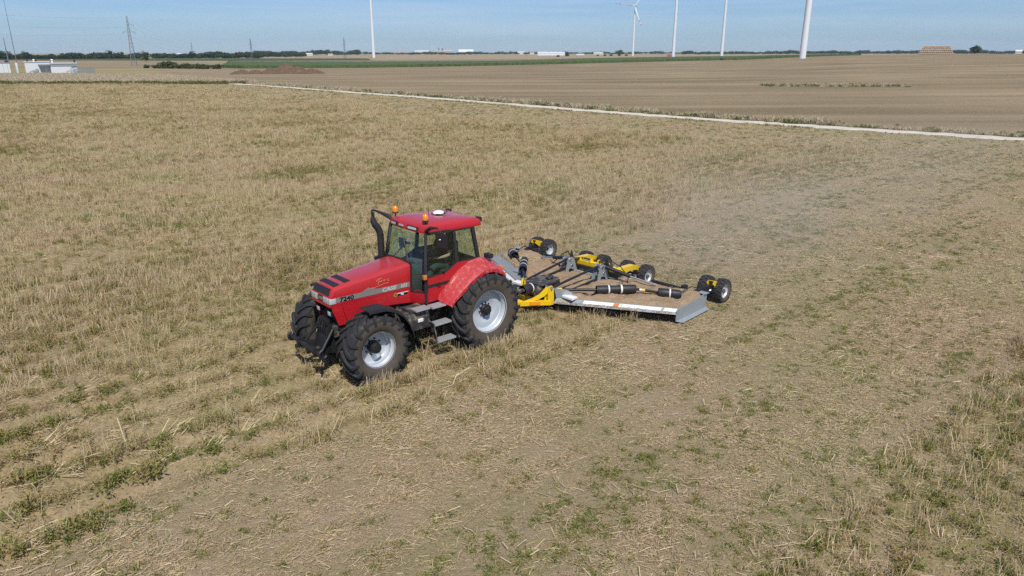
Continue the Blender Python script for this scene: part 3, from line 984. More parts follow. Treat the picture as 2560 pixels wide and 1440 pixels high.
def wheel(name, parent, loc, flip, front):
    w = bpy.data.objects.new(name, None); COL.objects.link(w); w.parent = parent; w.empty_display_size = .2
    w.location = loc; w.rotation_euler = (0, R(random.uniform(0, 60)), R(180) if flip else 0)
    if front:
        Rt, W, rim = .775, .58, .405
        b = ag_tyre(nb(), Rt, W, rim, .052, 18, -.40, .074, hook=.13)
    else:
        Rt, W, rim = .935, .66, .515
        b = ag_tyre(nb(), Rt, W, rim, .056, 21, -.38, .080, hook=.16)
    obj("tyre", b, [tread, side], w, 30)
    h = W / 2
    if front:
        prof = [(.390, -.20), (.415, -.21), (.418, -.19), (.385, -.17), (.36, -.05), (.30, -.035), (.26, -.03), (.10, -.02), (.10, -.06), (.05, -.06)]
        prof = [(.395, -.22), (.42, -.22), (.42, -.20), (.375, -.18), (.365, -.08), (.12, -.07), (.12, -.045), (.345, -.05), (.365, -.03), (.375, .05), (.352, .09), (.352, .13), (.378, .15), (.378, .19), (.398, .205), (.424, .212), (.424, .228), (.412, .232), (.395, .225)]
        hub_y, bolt_r, bolt_n = -.045, .17, 8
    else:
        prof = [(.505, -.26), (.53, -.26), (.53, -.24), (.485, -.22), (.47, -.05), (.455, .03), (.40, .075), (.27, .06), (.235, .035), (.10, .035), (.10, .055), (.22, .055), (.26, .085), (.40, .10), (.455, .085), (.47, .10), (.462, .15), (.48, .20), (.505, .235), (.532, .245), (.532, .262), (.518, .266), (.50, .258)]
        hub_y, bolt_r, bolt_n = .055, .155, 10
    rim_o = obj("rim", lathe(nb(), prof, 56), silver if front else grey_rim, w, 40)
    if front:
        b = lathe(nb(), [(.0, .165), (.055, .165), (.06, .15), (.105, .145), (.118, .12), (.118, .02), (.14, .01), (.14, -.04), (.0, -.04)], 28)
        for k in range(8):
            a_ = k * math.pi / 4; cyl_y(b, .085 * math.cos(a_), .085 * math.sin(a_), .012, .14, .163, 6)
    else:
        b = lathe(nb(), [(.0, .22), (.075, .22), (.08, .20), (.085, .13), (.115, .12), (.13, .10), (.13, .05), (.0, .05)], 28)
        for k in range(10):
            a_ = k * math.pi / 5; bar(b, (.07 * math.cos(a_), .15, .07 * math.sin(a_)), (.125 * math.cos(a_), .15, .125 * math.sin(a_)), .03, .05)
    obj("hub", b, black, w, 40)
    bm_ = None
    for k in range(bolt_n):
        a_ = 2 * math.pi * k / bolt_n + .2
        b = cyl_y(nb(), 0, 0, .017, hub_y, hub_y + .035, 6)
        if bm_ is None:
            o = obj("bolt", b, black, w); bm_ = o.data
        else:
            b.free(); o = bpy.data.objects.new("bolt", bm_); COL.objects.link(o); o.parent = w
        o.location = ((bolt_r + .01) * math.cos(a_), 0, (bolt_r + .01) * math.sin(a_))
    return w

# ------------------------------------------------------------------ tractor
tr = thing("tractor", "red four wheel drive tractor towing a wide mower across stubble", "tractor", (T_O.x, T_O.y, -.025), T_A)
wheel("rear_wheel", tr, (0, 1.09, .895), False, False)
wheel("rear_wheel", tr, (0, -1.09, .895), True, False)
wheel("front_wheel", tr, (2.95, 1.03, .735), False, True)
wheel("front_wheel", tr, (2.95, -1.03, .735), True, True)

def hy(x):                       # half width of the hood, tapering to the nose
    return .405 + .095 * (3.45 - x) / 1.9
# hood
ST = [(1.56, 2.10, 2.17), (2.0, 2.055, 2.13), (2.5, 2.00, 2.075), (3.0, 1.945, 2.02), (3.30, 1.91, 1.985), (3.43, 1.885, 1.963)]
rings = []
for x, zs, ztp in ST:
    h = hy(x)
    half = [(h, 1.60), (h, 1.75), (h, zs), (h - .012, zs + .03), (h - .04, zs + .055), (h - .10, ztp), (h * .4, ztp + .012)]
    rings.append([(x, y, z) for y, z in half] + [(x, -y, z) for y, z in reversed(half)])
for x, zs, ztp, dh in ((3.485, 1.80, 1.90, .003), (3.535, 1.72, 1.79, .008)):
    h = hy(x) - dh
    half = [(h, 1.60), (h, 1.66), (h, zs), (h - .008, zs + .02), (h - .025, zs + .05), (h - .06, ztp), (h * .4, ztp + .006)]
    rings.append([(x, y, z) for y, z in half] + [(x, -y, z) for y, z in reversed(half)])
hood = obj("hood", loft(nb(), rings), red, tr, 26)
def top_z(x):
    return np.interp(x, [s[0] for s in ST], [s[2] for s in ST])
for (xa, xb, w_) in ((3.385, 3.245, .305), (3.125, 2.985, .285)):
    b = nb()
    slab(b, [(xa, -w_, top_z(xa) + .008), (xa, w_, top_z(xa) + .008), (xb, w_, top_z(xb) + .008), (xb, -w_, top_z(xb) + .008)], .02)
    obj("vent", b, black_mesh, hood)
b = nb()
slab(b, [(3.452, -.315, 1.945), (3.452, .315, 1.945), (3.532, .335, 1.815), (3.532, -.335, 1.815)], .025)
obj("grille", b, black_mesh, hood)
# stripe and lettering on both flanks
for s in (1, -1):
    b = nb()
    xs = (3.40, 2.9, 2.4, 1.63)
    for xa, xb in zip(xs[:-1], xs[1:]):
        slab(b, [(xa, s * (hy(xa) + .002), 1.655), (xb, s * (hy(xb) + .002), 1.655), (xb, s * (hy(xb) + .002), 1.765), (xa, s * (hy(xa) + .002), 1.765)], .006)
    obj("stripe", b, stripe_grey, hood)
    b = nb()
    slab(b, [(2.80, s * (hy(2.8) + .002), 1.767), (2.64, s * (hy(2.64) + .002), 1.84), (2.60, s * (hy(2.6) + .002), 1.80), (2.56, s * (hy(2.56) + .002), 1.825), (2.44, s * (hy(2.44) + .002), 1.767)], .005)
    obj("decal", b, stripe_grey, hood)
    tp = math.atan(.095 / 1.9)
    def flank(x, z):
        if s > 0:
            m = Matrix(((-math.cos(tp), 0, math.sin(tp)), (math.sin(tp), 0, math.cos(tp)), (0, 1, 0))).to_4x4()
        else:
            m = Matrix(((math.cos(tp), 0, math.sin(tp)), (math.sin(tp), 0, -math.cos(tp)), (0, 1, 0))).to_4x4()
        m.translation = Vector((x, s * (hy(x) + .007), z))
        return m
    text_obj("model_number", "7240", .130, black_ink, hood, flank(3.325 if s > 0 else 2.955, 1.664) @ Matrix.Diagonal((1.22, 1, 1, 1)), bold=.0045, space=1.03)
    text_obj("maker_name", "CASE", .118, silver_ink, hood, flank(2.33 if s > 0 else 1.85, 1.668) @ Matrix.Diagonal((1.28, 1, 1, 1)), shear=.22, bold=.005, space=1.0)
    for q in range(3):               # the three slanted bars after the name
        b = nb()
        xa = 1.855 - q * .058 if s > 0 else 1.69 + q * .058
        d_ = -.018 if s > 0 else .018
        slab(b, [(xa, s * (hy(xa) + .007), 1.668), (xa - .034, s * (hy(xa) + .007), 1.668), (xa - .034 + d_, s * (hy(xa) + .007), 1.745 if q != 1 else 1.758), (xa + d_, s * (hy(xa) + .007), 1.745 if q != 1 else 1.758)], .004)
        obj("maker_bar", b, silver_ink, hood)
    # handwritten "Pro" with a swoosh under it
    b = nb()
    def stroke(pts, r=.0055):
        q = []
        for a_, z_ in pts:
            xx_ = 2.45 - a_ if s > 0 else 2.12 + a_
            q.append((xx_, s * (hy(xx_) + .006), z_))
        tube(b, q, r, 6)
    stroke([(.00, 1.93), (.03, 1.965), (.09, 1.985), (.145, 1.975), (.155, 1.945), (.12, 1.915), (.065, 1.905)])
    stroke([(.085, 1.98), (.06, 1.92), (.03, 1.855)])
    stroke([(.17, 1.925), (.19, 1.94), (.185, 1.90), (.20, 1.925), (.225, 1.937), (.24, 1.925)])
    stroke([(.29, 1.935), (.265, 1.925), (.265, 1.90), (.29, 1.892), (.315, 1.905), (.315, 1.93), (.29, 1.937)])
    stroke([(-.20, 1.80), (-.10, 1.80), (.05, 1.825), (.20, 1.85), (.30, 1.855)], .005)
    obj("script_lettering", b, gold_ink, hood)
    # small round emblem with a lettered strip
    b = tube(nb(), [(0, 0, 0), (0, 0, .004)], .045, 20)
    o = obj("emblem", b, black_ink, hood); o.matrix_local = flank(2.0 if s > 0 else 1.70, 1.535)
    b = nb()
    for k in range(20):
        a0, a1 = 2 * math.pi * k / 20, 2 * math.pi * (k + 1) / 20
        slab(b, [(.036 * math.cos(a0), .036 * math.sin(a0), .0055), (.044 * math.cos(a0), .044 * math.sin(a0), .0055), (.044 * math.cos(a1), .044 * math.sin(a1), .0055), (.036 * math.cos(a1), .036 * math.sin(a1), .0055)], .002)
    for P in ([(-.022, -.008), (.006, .004), (.022, .002), (.006, .012), (-.012, .008)], [(.006, .004), (.014, .018), (.018, .016), (.014, .003)], [(-.018, -.004), (-.026, -.018), (-.022, -.019), (-.010, -.004)]):
        slab(b, [(x_, y_, .0055) for x_, y_ in P], .002)
    o = obj("emblem_ring", b, yellow_ink, hood); o.matrix_local = flank(2.0 if s > 0 else 1.70, 1.535)
    b = nb()
    slab(b, [(.05, .012, .002), (.33, .012, .002), (.33, .028, .002), (.05, .028, .002)], .003)
    slab(b, [(.15, -.03, .002), (.22, -.03, .002), (.19, .004, .002), (.12, .004, .002)], .003)
    o = obj("sticker_print", b, white_ink, hood); o.matrix_local = flank(2.0 if s > 0 else 1.70, 1.535)
    b = nb()
    slab(b, [(.05, -.034, .001), (.15, -.034, .001), (.12, .008, .001), (.05, .008, .001)], .003)
    slab(b, [(.22, -.034, .001), (.31, -.034, .001), (.31, .008, .001), (.19, .008, .001)], .003)
    o = obj("sticker_ground", b, black_ink, hood); o.matrix_local = flank(2.0 if s > 0 else 1.70, 1.535)
    # lower side panel
    b = nb()
    P = [(3.50, 1.595), (3.50, 1.50), (3.38, 1.14), (3.17, 1.14), (2.85, 1.28), (2.30, 1.345), (1.60, 1.27), (1.58, 1.595)]
    slab(b, [(x_, s * (hy(x_) - .012), z_) for x_, z_ in P], .022)
    sp = obj("side_panel", b, red_dark, tr)
    b = nb()
    slab(b, [(3.285, s * (hy(3.28) + .0005), 1.59), (3.275, s * (hy(3.27) + .0005), 1.59), (3.18, s * (hy(3.18) + .0005), 1.15), (3.19, s * (hy(3.19) + .0005), 1.15)], .003)
    obj("seam", b, black_ink, sp)
    # head lamp wrapping the corner
    h = hy(3.53)
    b = nb()
    box(b, 3.515, 3.552, min(s * .11, s * (h - .005)), max(s * .11, s * (h - .005)), 1.635, 1.762, .008)
    hl = obj("headlight", b, lamp_glass, tr)
    b = nb()
    box(b, 3.405, 3.548, min(s * (h - .03), s * (h + .012)), max(s * (h - .03), s * (h + .012)), 1.640, 1.758, .006)
    obj("corner_lens", b, lamp_glass, hl)
    b = nb()
    for yy_ in (.115, .255, .36):
        obj("divider", box(nb(), 3.545, 3.556, s * yy_ - .006, s * yy_ + .006, 1.64, 1.758), chrome, hl)
    # work lamp under the nose
    b = box(nb(), 3.40, 3.50, s * .24 - .075, s * .24 + .075, 1.34, 1.46, .015)
    wl = obj("work_lamp", b, black_pl, tr)
    obj("lens", box(nb(), 3.495, 3.508, s * .24 - .058, s * .24 + .058, 1.355, 1.445, .006), lamp_glass, wl)

b = box(nb(), 3.47, 3.545, -.105, .105, 1.632, 1.765, .006)
np_ = obj("nose_panel", b, black_pl, tr)
obj("badge", box(nb(), 3.543, 3.551, -.075, .075, 1.665, 1.735, .004), stripe_grey, np_)
b = nb(); box(b, 3.43, 3.55, -.395, .395, 1.565, 1.625, .014)
obj("bumper", b, red_dark, tr)
b = nb(); box(b, 1.6, 3.36, -.36, .36, 1.02, 1.575)
obj("radiator_housing", b, black_mesh, tr)
b = nb()
box(b, 1.0, 3.3, -.27, .27, .62, 1.05, .03); box(b, -.45, 1.1, -.36, .36, .55, 1.22, .05)
box(b, 2.4, 3.45, -.30, .30, .85, 1.10, .02)
obj("chassis", b, cast, tr)
b = tube(nb(), [(2.95, -.85, .62), (2.95, -.35, .60), (2.95, .35, .60), (2.95, .85, .62)], [.13, .10, .10, .13], 14)
tube(b, [(2.95, 0, .60), (2.75, 0, .60)], .2, 14)
obj("front_axle", b, cast, tr)
b = tube(nb(), [(0, -.95, .88), (0, -.40, .88), (0, .40, .88), (0, .95, .88)], [.12, .2, .2, .12], 16)
obj("rear_axle", b, cast, tr)
# engine clutter between hood and front axle
b = nb()
box(b, 1.9, 3.0, .20, .37, 1.08, 1.32, .02); box(b, 1.55, 1.95, .25, .42, 1.02, 1.3, .02)
tube(b, [(2.9, .34, 1.25), (2.6, .39, 1.18), (2.2, .40, 1.2), (1.8, .43, 1.12)], .022, 8)
tube(b, [(3.0, .30, .98), (2.6, .36, 1.02), (2.0, .40, .98)], .018, 8)
obj("engine_block", b, cast, tr)

# front linkage
b = nb()
for s in (-1, 1):
    slab(b, [(3.36, s * .20, 1.15), (3.52, s * .20, 1.12), (3.72, s * .20, .55), (3.35, s * .20, .45)], .035)
    bar(b, (3.55, s * .25, .60), (3.92, s * .40, .66), .05, .13)
    tube(b, [(3.48, s * .30, 1.05), (3.80, s * .38, .68)], .035, 10)
slab(b, [(3.50, -.20, 1.10), (3.50, .20, 1.10), (3.66, .20, .55), (3.66, -.20, .55)], .02)
obj("front_linkage", b, black, tr)
b = tube(nb(), [(3.92, -.78, .70), (3.92, .60, .66)], .05, 12)
for yv in (-.80, .62):
    pts = [(3.90 + .09 * math.cos(a_), yv, .70 + .09 * math.sin(a_)) for a_ in np.linspace(R(-150), R(80), 9)]
    tube(b, pts, .032, 8)
for yv in (-.36, .36):
    box(b, 3.84, 4.0, yv - .03, yv + .03, .58, .80, .01)
obj("linkage_bar", b, black, tr)
b = nb()
for q in range(4):
    y0 = -.16 + .1 * q
    tube(b, [(3.42, y0, 1.22), (3.56, y0 + .02, 1.20 + .02 * q), (3.62, y0 + .03, 1.06), (3.58, y0, .92)], .012, 7)
tube(b, [(3.50, -.17, 1.18), (3.60, -.30, 1.0), (3.72, -.33, .80)], .010, 7)
obj("hydraulic_hose", b, black, tr)
obj("coupler_plate", box(nb(), 3.46, 3.55, -.18, .18, 1.12, 1.24, .01), black, tr)

# front mudguards
def strip_surface(bm, prof, y0, y1, th, lip=0.0, s=1, crown=0.0):
    """profile of (x, z) swept from y0 to y1 with thickness and an outer lip"""
    ys = [y0, y0 + (y1 - y0) * .3, y0 + (y1 - y0) * .75, y1]
    cz = [0, crown, crown, 0]
    top = [[(x, s * y, z + c) for x, z in prof] for y, c in zip(ys, cz)]
    if lip:
        top.append([(x, s * (y1 + .004), z - lip) for x, z in prof])
    bot = [[(x, y, z - th) for x, y, z in r] for r in reversed(top)]
    loft(bm, top + bot + [top[0]], False, False, False)
    n = len(prof) - 1
    for k in (0, n):
        loop = [r[k] for r in top + bot]
        vs = [bm.verts.new(p) for p in loop]
        try: bm.faces.new(vs)
        except ValueError: pass
    bmesh.ops.remove_doubles(bm, verts=bm.verts[:], dist=.0005)
    return bm
FW = [(3.14, 1.615), (3.08, 1.63), (2.74, 1.615), (2.50, 1.52), (2.32, 1.38), (2.18, 1.17), (2.09, .94), (2.06, .82)]
for s in (1, -1):
    obj("front_mudguard", strip_surface(nb(), FW, .88, 1.27, .02, .05, s, .012), black_pl, tr, 30)
    b = nb(); bar(b, (2.7, s * .5, 1.25), (2.7, s * 1.0, 1.56), .05, .05); bar(b, (2.45, s * .4, 1.15), (2.40, s * .95, 1.38), .05, .05)
    obj("mudguard_bracket", b, black, tr)

# rear mudguards
RF = [(1.12, 1.27), (1.02, 1.40), (.80, 1.56), (.52, 1.76), (.22, 1.90), (-.06, 1.945), (-.30, 1.915), (-.50, 1.82), (-.62, 1.69)]
for s in (1, -1):
    b = nb()
    rings = []
    for y, dz, dx in ((.80, .14, -.02), (.86, .13, 0), (.98, .075, 0), (1.06, .02, 0), (1.22, -.01, -.03), (1.28, -.05, -.05), (1.285, -.10, -.06)):
        rings.append([(x + dx * (1 if x > 0 else -1), s * y, z + dz * (.35 + .65 * min(1, max(0, (z - 1.27) / .5)))) for x, z in RF])
    bot = [[(x * .985, y, z - .025) for x, y, z in r] for r in reversed(rings)]
    loft(b, rings + bot + [rings[0]], False, False, False)
    bmesh.ops.remove_doubles(b, verts=b.verts[:], dist=.0005)
    f = obj("rear_mudguard", b, red_dirty, tr, 32)
    b = box(nb(), -.68, -.60, s * 1.0 - .09, s * 1.0 + .09, 1.70, 1.80, .012)
    rl = obj("tail_lamp", b, sig_or, tr)
    b = nb()
    slab(b, [(1.08, s * .84, 1.26), (.40, s * .84, 1.78), (-.45, s * .84, 1.85), (-.5, s * .84, 1.3), (.2, s * .84, 1.15), (.9, s * .84, 1.2)], .03)
    obj("inner_mudguard", b, red_dirty, tr)
b = nb()
for dy in (.90, 1.02):
    box(b, -.36, -.24, dy - .045, dy + .045, 2.06, 2.16, .012); tube(b, [(-.30, dy, 2.0), (-.30, dy, 2.07)], .012, 6)
obj("rear_work_lamp", b, black_pl, tr)

# ---- cab
def yb(z):
    return np.interp(z, [1.2, 1.9, 1.95, 2.84], [.80, .82, .82, .695])
b = nb(); box(b, -.25, 1.42, -.70, .70, 1.18, 1.32, .02)
obj("cab_floor", b, black, tr)
pil = {}
for s in (1, -1):
    for nm, pts, w_ in (("a", [(1.43, .80, 1.28), (1.40, .82, 1.92), (1.28, .69, 2.85)], .075), ("b", [(.53, .80, 2.0), (.51, .69, 2.85)], .07), ("c", [(-.13, .80, 1.95), (-.02, .70, 2.85)], .085)):
        b = nb()
        for p0, p1 in zip(pts[:-1], pts[1:]):
            bar(b, (p0[0], s * p0[1], p0[2]), (p1[0], s * p1[1], p1[2]), .06, w_)
        obj("pillar", b, black_pl, tr)
    b = nb()
    bar(b, (1.30, s * .69, 2.83), (-.04, s * .71, 2.80), .05, .06)
    obj("roof_rail", b, black_pl, tr)
    # door with glass above a red panel
    b = nb()
    slab(b, [(1.36, s * .812, 1.29), (1.36, s * .826, 1.865), (.88, s * .826, 1.89), (.52, s * .826, 2.075), (-.12, s * .82, 2.05), (-.1, s * .80, 1.75), (.75, s * .80, 1.45), (1.0, s * .805, 1.29)], .035)
    dr = obj("door", b, red, tr)
    b = nb()
    slab(b, [(1.45, s * .835, 1.625), (1.45, s * .838, 1.705), (.66, s * .838, 1.705), (.73, s * .835, 1.625)], .008)
    obj("door_stripe", b, black_pl, dr)
    b = tube(nb(), [(1.12, s * .84, 1.655), (1.11, s * .87, 1.65), (1.03, s * .87, 1.648), (1.02, s * .84, 1.65)], .012, 7)
    obj("door_handle", b, black, dr)
    b = nb()
    slab(b, [(.78, s * .832, 1.69), (.46, s * .836, 1.93), (.48, s * .836, 1.95), (.80, s * .832, 1.71)], .012)
    obj("door_rib", b, red, dr)
    b = nb()
    slab(b, [(1.34, s * .815, 1.90), (.88, s * .815, 1.915), (.56, s * .81, 2.09), (.54, s * .70, 2.80), (1.26, s * .70, 2.80)], .008)
    obj("door_window", b, glass, dr)
    b = nb()
    for p0, p1 in (((1.36, .824, 1.885), (.88, .824, 1.905)), ((.88, .824, 1.905), (.53, .82, 2.085)), ((.53, .82, 2.085), (-.12, .815, 2.065))):
        bar(b, (p0[0], s * p0[1], p0[2]), (p1[0], s * p1[1], p1[2]), .035, .03)
    obj("window_seal", b, black_pl, dr)
    b = nb()
    slab(b, [(.48, s * .81, 2.09), (-.07, s * .81, 2.08), (.02, s * .71, 2.79), (.47, s * .70, 2.80)], .008)
    obj("quarter_window", b, glass, tr)
    # corner pane between hood and front pillar, seal along the hood, red cowl below
    b = nb()
    slab(b, [(1.33, s * .66, 2.80), (1.43, s * .80, 1.93), (1.575, s * .515, 2.12), (1.37, s * .40, 2.81)], .006)
    slab(b, [(1.43, s * .80, 1.93), (1.455, s * .785, 1.53), (1.60, s * .515, 1.53), (1.575, s * .515, 2.12)], .006)
    obj("corner_window", b, glass, tr)
    b = nb()
    bar(b, (1.575, s * .51, 2.17), (1.60, s * .512, 1.53), .03, .03); bar(b, (1.60, s * .512, 1.53), (1.45, s * .79, 1.53), .03, .03)
    bar(b, (1.575, s * .51, 2.185), (1.555, 0, 2.20), .03, .03)
    obj("window_seal", b, black_pl, tr)
    b = nb()
    P0 = [(1.63, .47), (1.62, .53), (1.47, .825), (1.37, .825), (1.37, .47)]
    rings = [[(x_ - .02, s * y_ * .98, 1.26) for x_, y_ in P0], [(x_, s * y_, 1.36) for x_, y_ in P0], [(x_ - .01, s * y_, 1.515) for x_, y_ in P0]]
    loft(b, rings)
    obj("cowl", b, red_dark, tr)
    # turn signal on the pillar, grab rail, wiper on one side only
    b = box(nb(), 1.42, 1.50, min(s * .82, s * .90), max(s * .82, s * .90), 1.86, 1.97, .012)
    obj("turn_signal", b, sig_or, tr)
    b = tube(nb(), [(1.44, s * .83, 2.18), (1.46, s * .87, 2.18), (1.48, s * .88, 2.10), (1.47, s * .87, 1.99)], .02, 8)
    obj("signal_bracket", b, black_pl, tr)
b = nb(); slab(b, [(1.37, -.40, 2.81), (1.37, .40, 2.81), (1.575, .515, 2.13), (1.575, -.515, 2.13)], .006)
obj("windscreen", b, glass, tr)
b = nb(); slab(b, [(-.02, -.66, 2.78), (-.02, .66, 2.78), (-.14, .74, 2.02), (-.14, -.74, 2.02)], .006)
obj("rear_window", b, glass, tr)
b = tube(nb(), [(1.41, -.03, 2.80), (1.50, .22, 2.42), (1.555, .36, 2.20)], .012, 6)
tube(b, [(1.47, .13, 2.56), (1.575, .44, 2.17)], .008, 6)
obj("wiper", b, black_pl, tr)
b = nb(); slab(b, [(-.18, -.74, 1.28), (-.18, .74, 1.28), (-.15, .76, 2.03), (-.15, -.76, 2.03)], .03)
obj("rear_wall", b, black_pl, tr)

# roof
base = [(1.30, .685), (1.36, .40), (1.375, .0), (1.36, -.40), (1.30, -.685), (.9, -.715), (.3, -.735), (-.26, -.745), (-.29, -.40), (-.29, .40), (-.26, .745), (.3, .735), (.9, .715)]
def rz_(x, top):
    return 2.845 + (top) - .045 * (1.3 - x) / 1.6
def ring_(inset, dz):
    out = []
    for x, y in base:
        L_ = math.hypot(x - .5, y)
        k = max(0.05, 1 - inset / L_)
        out.append((.5 + (x - .5) * k, y * k, rz_(x, dz)))
    return out
rf = obj("roof", loft(nb(), [ring_(.06, -.005), ring_(0, 0), ring_(-.005, .05), ring_(.015, .115), ring_(.05, .155), ring_(.12, .185), ring_(.35, .215), ring_(.6, .225)]), red, tr, 34)
b = nb()
slab(b, [(1.385, .14, 2.885), (1.345, .50, 2.88), (1.34, .50, 2.965), (1.378, .14, 2.97)], .03)
o = obj("roof_lamp", b, black_pl, rf)
b = nb(); slab(b, [(1.393, .19, 2.90), (1.36, .46, 2.895), (1.356, .46, 2.945), (1.388, .19, 2.95)], .03)
obj("roof_lamp_lens", b, lamp_glass, rf)
b = nb()
slab(b, [(1.385, -.28, 2.885), (1.345, -.56, 2.88), (1.34, -.56, 2.965), (1.378, -.28, 2.97)], .03)
obj("roof_lamp", b, black_pl, rf)
b = nb(); slab(b, [(1.39, -.32, 2.90), (1.36, -.52, 2.895), (1.356, -.52, 2.945), (1.386, -.32, 2.95)], .03)
obj("roof_lamp_lens", b, lamp_glass, rf)
b = nb(); slab(b, [(1.384, -.03, 2.90), (1.381, -.20, 2.90), (1.377, -.20, 2.94), (1.380, -.03, 2.94)], .014)
obj("roof_badge", b, silver_ink, rf)
for s in (1, -1):
    b = tube(nb(), [(1.20, s * .60, 2.98), (1.20, s * .60, 3.09)], .014, 8)
    tube(b, [(1.20, s * .60, 3.09), (1.20, s * .60, 3.125)], .068, 14)
    be = obj("beacon", b, black_pl, tr)
    b = nb()
    loft(b, [[(1.20 + r_b * math.cos(2 * math.pi * k / 16), s * .60 + r_b * math.sin(2 * math.pi * k / 16), z_b) for k in range(16)] for r_b, z_b in ((.066, 3.122), (.069, 3.16), (.066, 3.205), (.052, 3.24), (.028, 3.258), (.004, 3.262))])
    obj("beacon_lens", b, amber, be)
b = dome(nb(), (.42, .02, 3.075), .14, .13, .065, 20)
gp = obj("antenna_dome", b, white_pl, tr)
b = nb(); box(b, .30, .54, -.10, .14, 3.055, 3.085, .01)
tube(b, [(.30, 0, 3.07), (.18, .05, 3.078), (.10, -.12, 3.08), (-.02, -.10, 3.08), (-.15, -.25, 3.07)], .009, 6)
tube(b, [(.62, -.10, 3.06), (.62, -.10, 3.16)], .006, 6)
obj("antenna_base", b, black_pl, tr)
for s in (1, -1):
    obj("rear_roof_lamp", box(nb(), -.37, -.28, s * .58 - .08, s * .58 + .08, 2.86, 2.97, .015), black_pl, tr)

# mirrors: left one turned back, right one swung forward beside the exhaust
b = tube(nb(), [(1.26, .70, 2.90), (1.26, .86, 3.0), (1.20, 1.04, 3.02), (1.18, 1.10, 2.98), (1.17, 1.12, 2.84)], [.045, .04, .022, .018, .016], 9)
obj("mirror_arm", b, black_pl, tr)
b = nb()
slab(b, [(1.20, 1.01, 2.92), (1.17, 1.30, 2.915), (1.17, 1.335, 2.60), (1.20, 1.02, 2.58)], .05)
bmesh.ops.bevel(b, geom=b.edges[:], offset=.015, segments=2, affect='EDGES')
mi = obj("mirror", b, black_pl, tr)
obj("mirror_joint", dome(nb(), (1.205, 1.12, 2.77), .03, .035, .03, 10), chrome, mi)
b = tube(nb(), [(1.26, -.69, 2.95), (1.30, -.80, 3.01), (1.37, -1.05, 3.07), (1.41, -1.24, 3.09), (1.42, -1.28, 3.07), (1.42, -1.29, 2.96), (1.42, -1.29, 2.80)], [.045, .05, .028, .022, .018, .016, .016], 9)
obj("mirror_arm", b, black_pl, tr)
b = nb()
slab(b, [(1.44, -1.19, 3.03), (1.35, -1.34, 3.03), (1.35, -1.34, 2.72), (1.44, -1.19, 2.72)], .05)
bmesh.ops.bevel(b, geom=b.edges[:], offset=.015, segments=2, affect='EDGES')
obj("mirror", b, black_pl, tr)
# exhaust stack with its bend
pts = [(1.60, -.66, 1.75), (1.60, -.66, 2.30), (1.60, -.66, 2.62), (1.61, -.665, 2.70), (1.645, -.68, 2.79), (1.70, -.70, 2.87), (1.735, -.715, 2.95), (1.74, -.72, 3.04)]
b = tube(nb(), pts, [.078, .078, .078, .08, .08, .078, .070, .05], 18)
ex = obj("exhaust_stack", b, black_pl, tr)
obj("exhaust_clamp", tube(nb(), [(1.60, -.66, 2.63), (1.60, -.66, 2.65)], .083, 18), black, ex)
b = tube(nb(), [(1.60, -.66, 2.10), (1.60, -.66, 2.14)], .083, 18)
bar(b, (1.60, -.66, 2.12), (1.42, -.76, 2.12), .03, .03); bar(b, (1.62, -.66, 2.12), (1.76, -.72, 2.06), .09, .08)
obj("exhaust_clamp", b, black, ex)

# steps and tanks on both sides
gr_mesh = None
for s in (1, -1):
    b = nb()
    box(b, 1.48, 2.10, min(s * .55, s * 1.02), max(s * .55, s * 1.02), .80, 1.20, .03)
    box(b, 1.52, 1.95, min(s * .60, s * .98), max(s * .60, s * .98), 1.19, 1.27, .02)
    tk = obj("tank", b, cast, tr)
    b = box(nb(), 1.66, 1.80, min(s * 1.015, s * 1.035), max(s * 1.015, s * 1.035), .98, 1.06, .006)
    obj("reflector", b, white_pl, tk)
    b = nb()
    for xa, xb in ((.90, .98), (1.50, 1.54)):
        slab(b, [(xa, s * .98, 1.26), (xa + .03, s * 1.22, 1.24), (xa - .06, s * 1.26, .44), (xa - .08, s * 1.10, .44), (xa - .04, s * .98, .95)] if xa < 1 else [(xa, s * 1.02, .95), (xa, s * 1.20, .92), (xa - .06, s * 1.25, .46), (xa - .10, s * 1.10, .46)], .03)
    obj("step_frame", b, cast, tr)
    for (xa, xb, ya, yb_, z_) in ((1.53, 1.87, .88, 1.10, 1.29), (1.10, 1.45, .90, 1.12, 1.27), (1.02, 1.47, .98, 1.20, .885), (.95, 1.42, 1.05, 1.26, .50)):
        b = nb()
        for q in range(5):
            y_ = ya + (yb_ - ya) * q / 4
            box(b, xa, xb, s * y_ - .013, s * y_ + .013, z_ - .03, z_)
        for q in range(4):
            x_ = xa + (xb - xa) * q / 3
            box(b, x_ - .012, x_ + .012, min(s * ya, s * yb_), max(s * ya, s * yb_), z_ - .035, z_ + .003)
        obj("step_tread", b, tread_plate, tr)

# inside the cab
b = nb(); box(b, .10, .55, -.26, .26, 1.62, 1.76, .05); box(b, .02, .16, -.25, .25, 1.74, 2.40, .05); box(b, .12, .45, -.2, .2, 1.3, 1.63, .03)
box(b, .02, .13, -.14, .14, 2.42, 2.60, .03)
obj("driver_seat", b, seat_cloth, tr)
b = nb(); box(b, 1.05, 1.45, -.22, .22, 1.32, 2.02, .06); box(b, .95, 1.25, -.20, .20, 1.95, 2.10, .05)
obj("dashboard", b, trim, tr)
b = tube(nb(), [(1.10, 0, 1.90), (.92, 0, 2.08)], .03, 8)
ct = Vector((.90, 0, 2.10)); dn = Vector((-.72, 0, .69)); e1 = Vector((0, 1, 0)); e2 = dn.cross(e1)
tube(b, [ct + (e1 * math.cos(2 * math.pi * k / 24) + e2 * math.sin(2 * math.pi * k / 24)) * .20 for k in range(25)], .015, 7, False)
for k in range(3):
    a_ = k * 2.094 + .5
    bar(b, ct, ct + (e1 * math.cos(a_) + e2 * math.sin(a_)) * .20, .03, .012)
obj("steering_wheel", b, black_pl, tr)
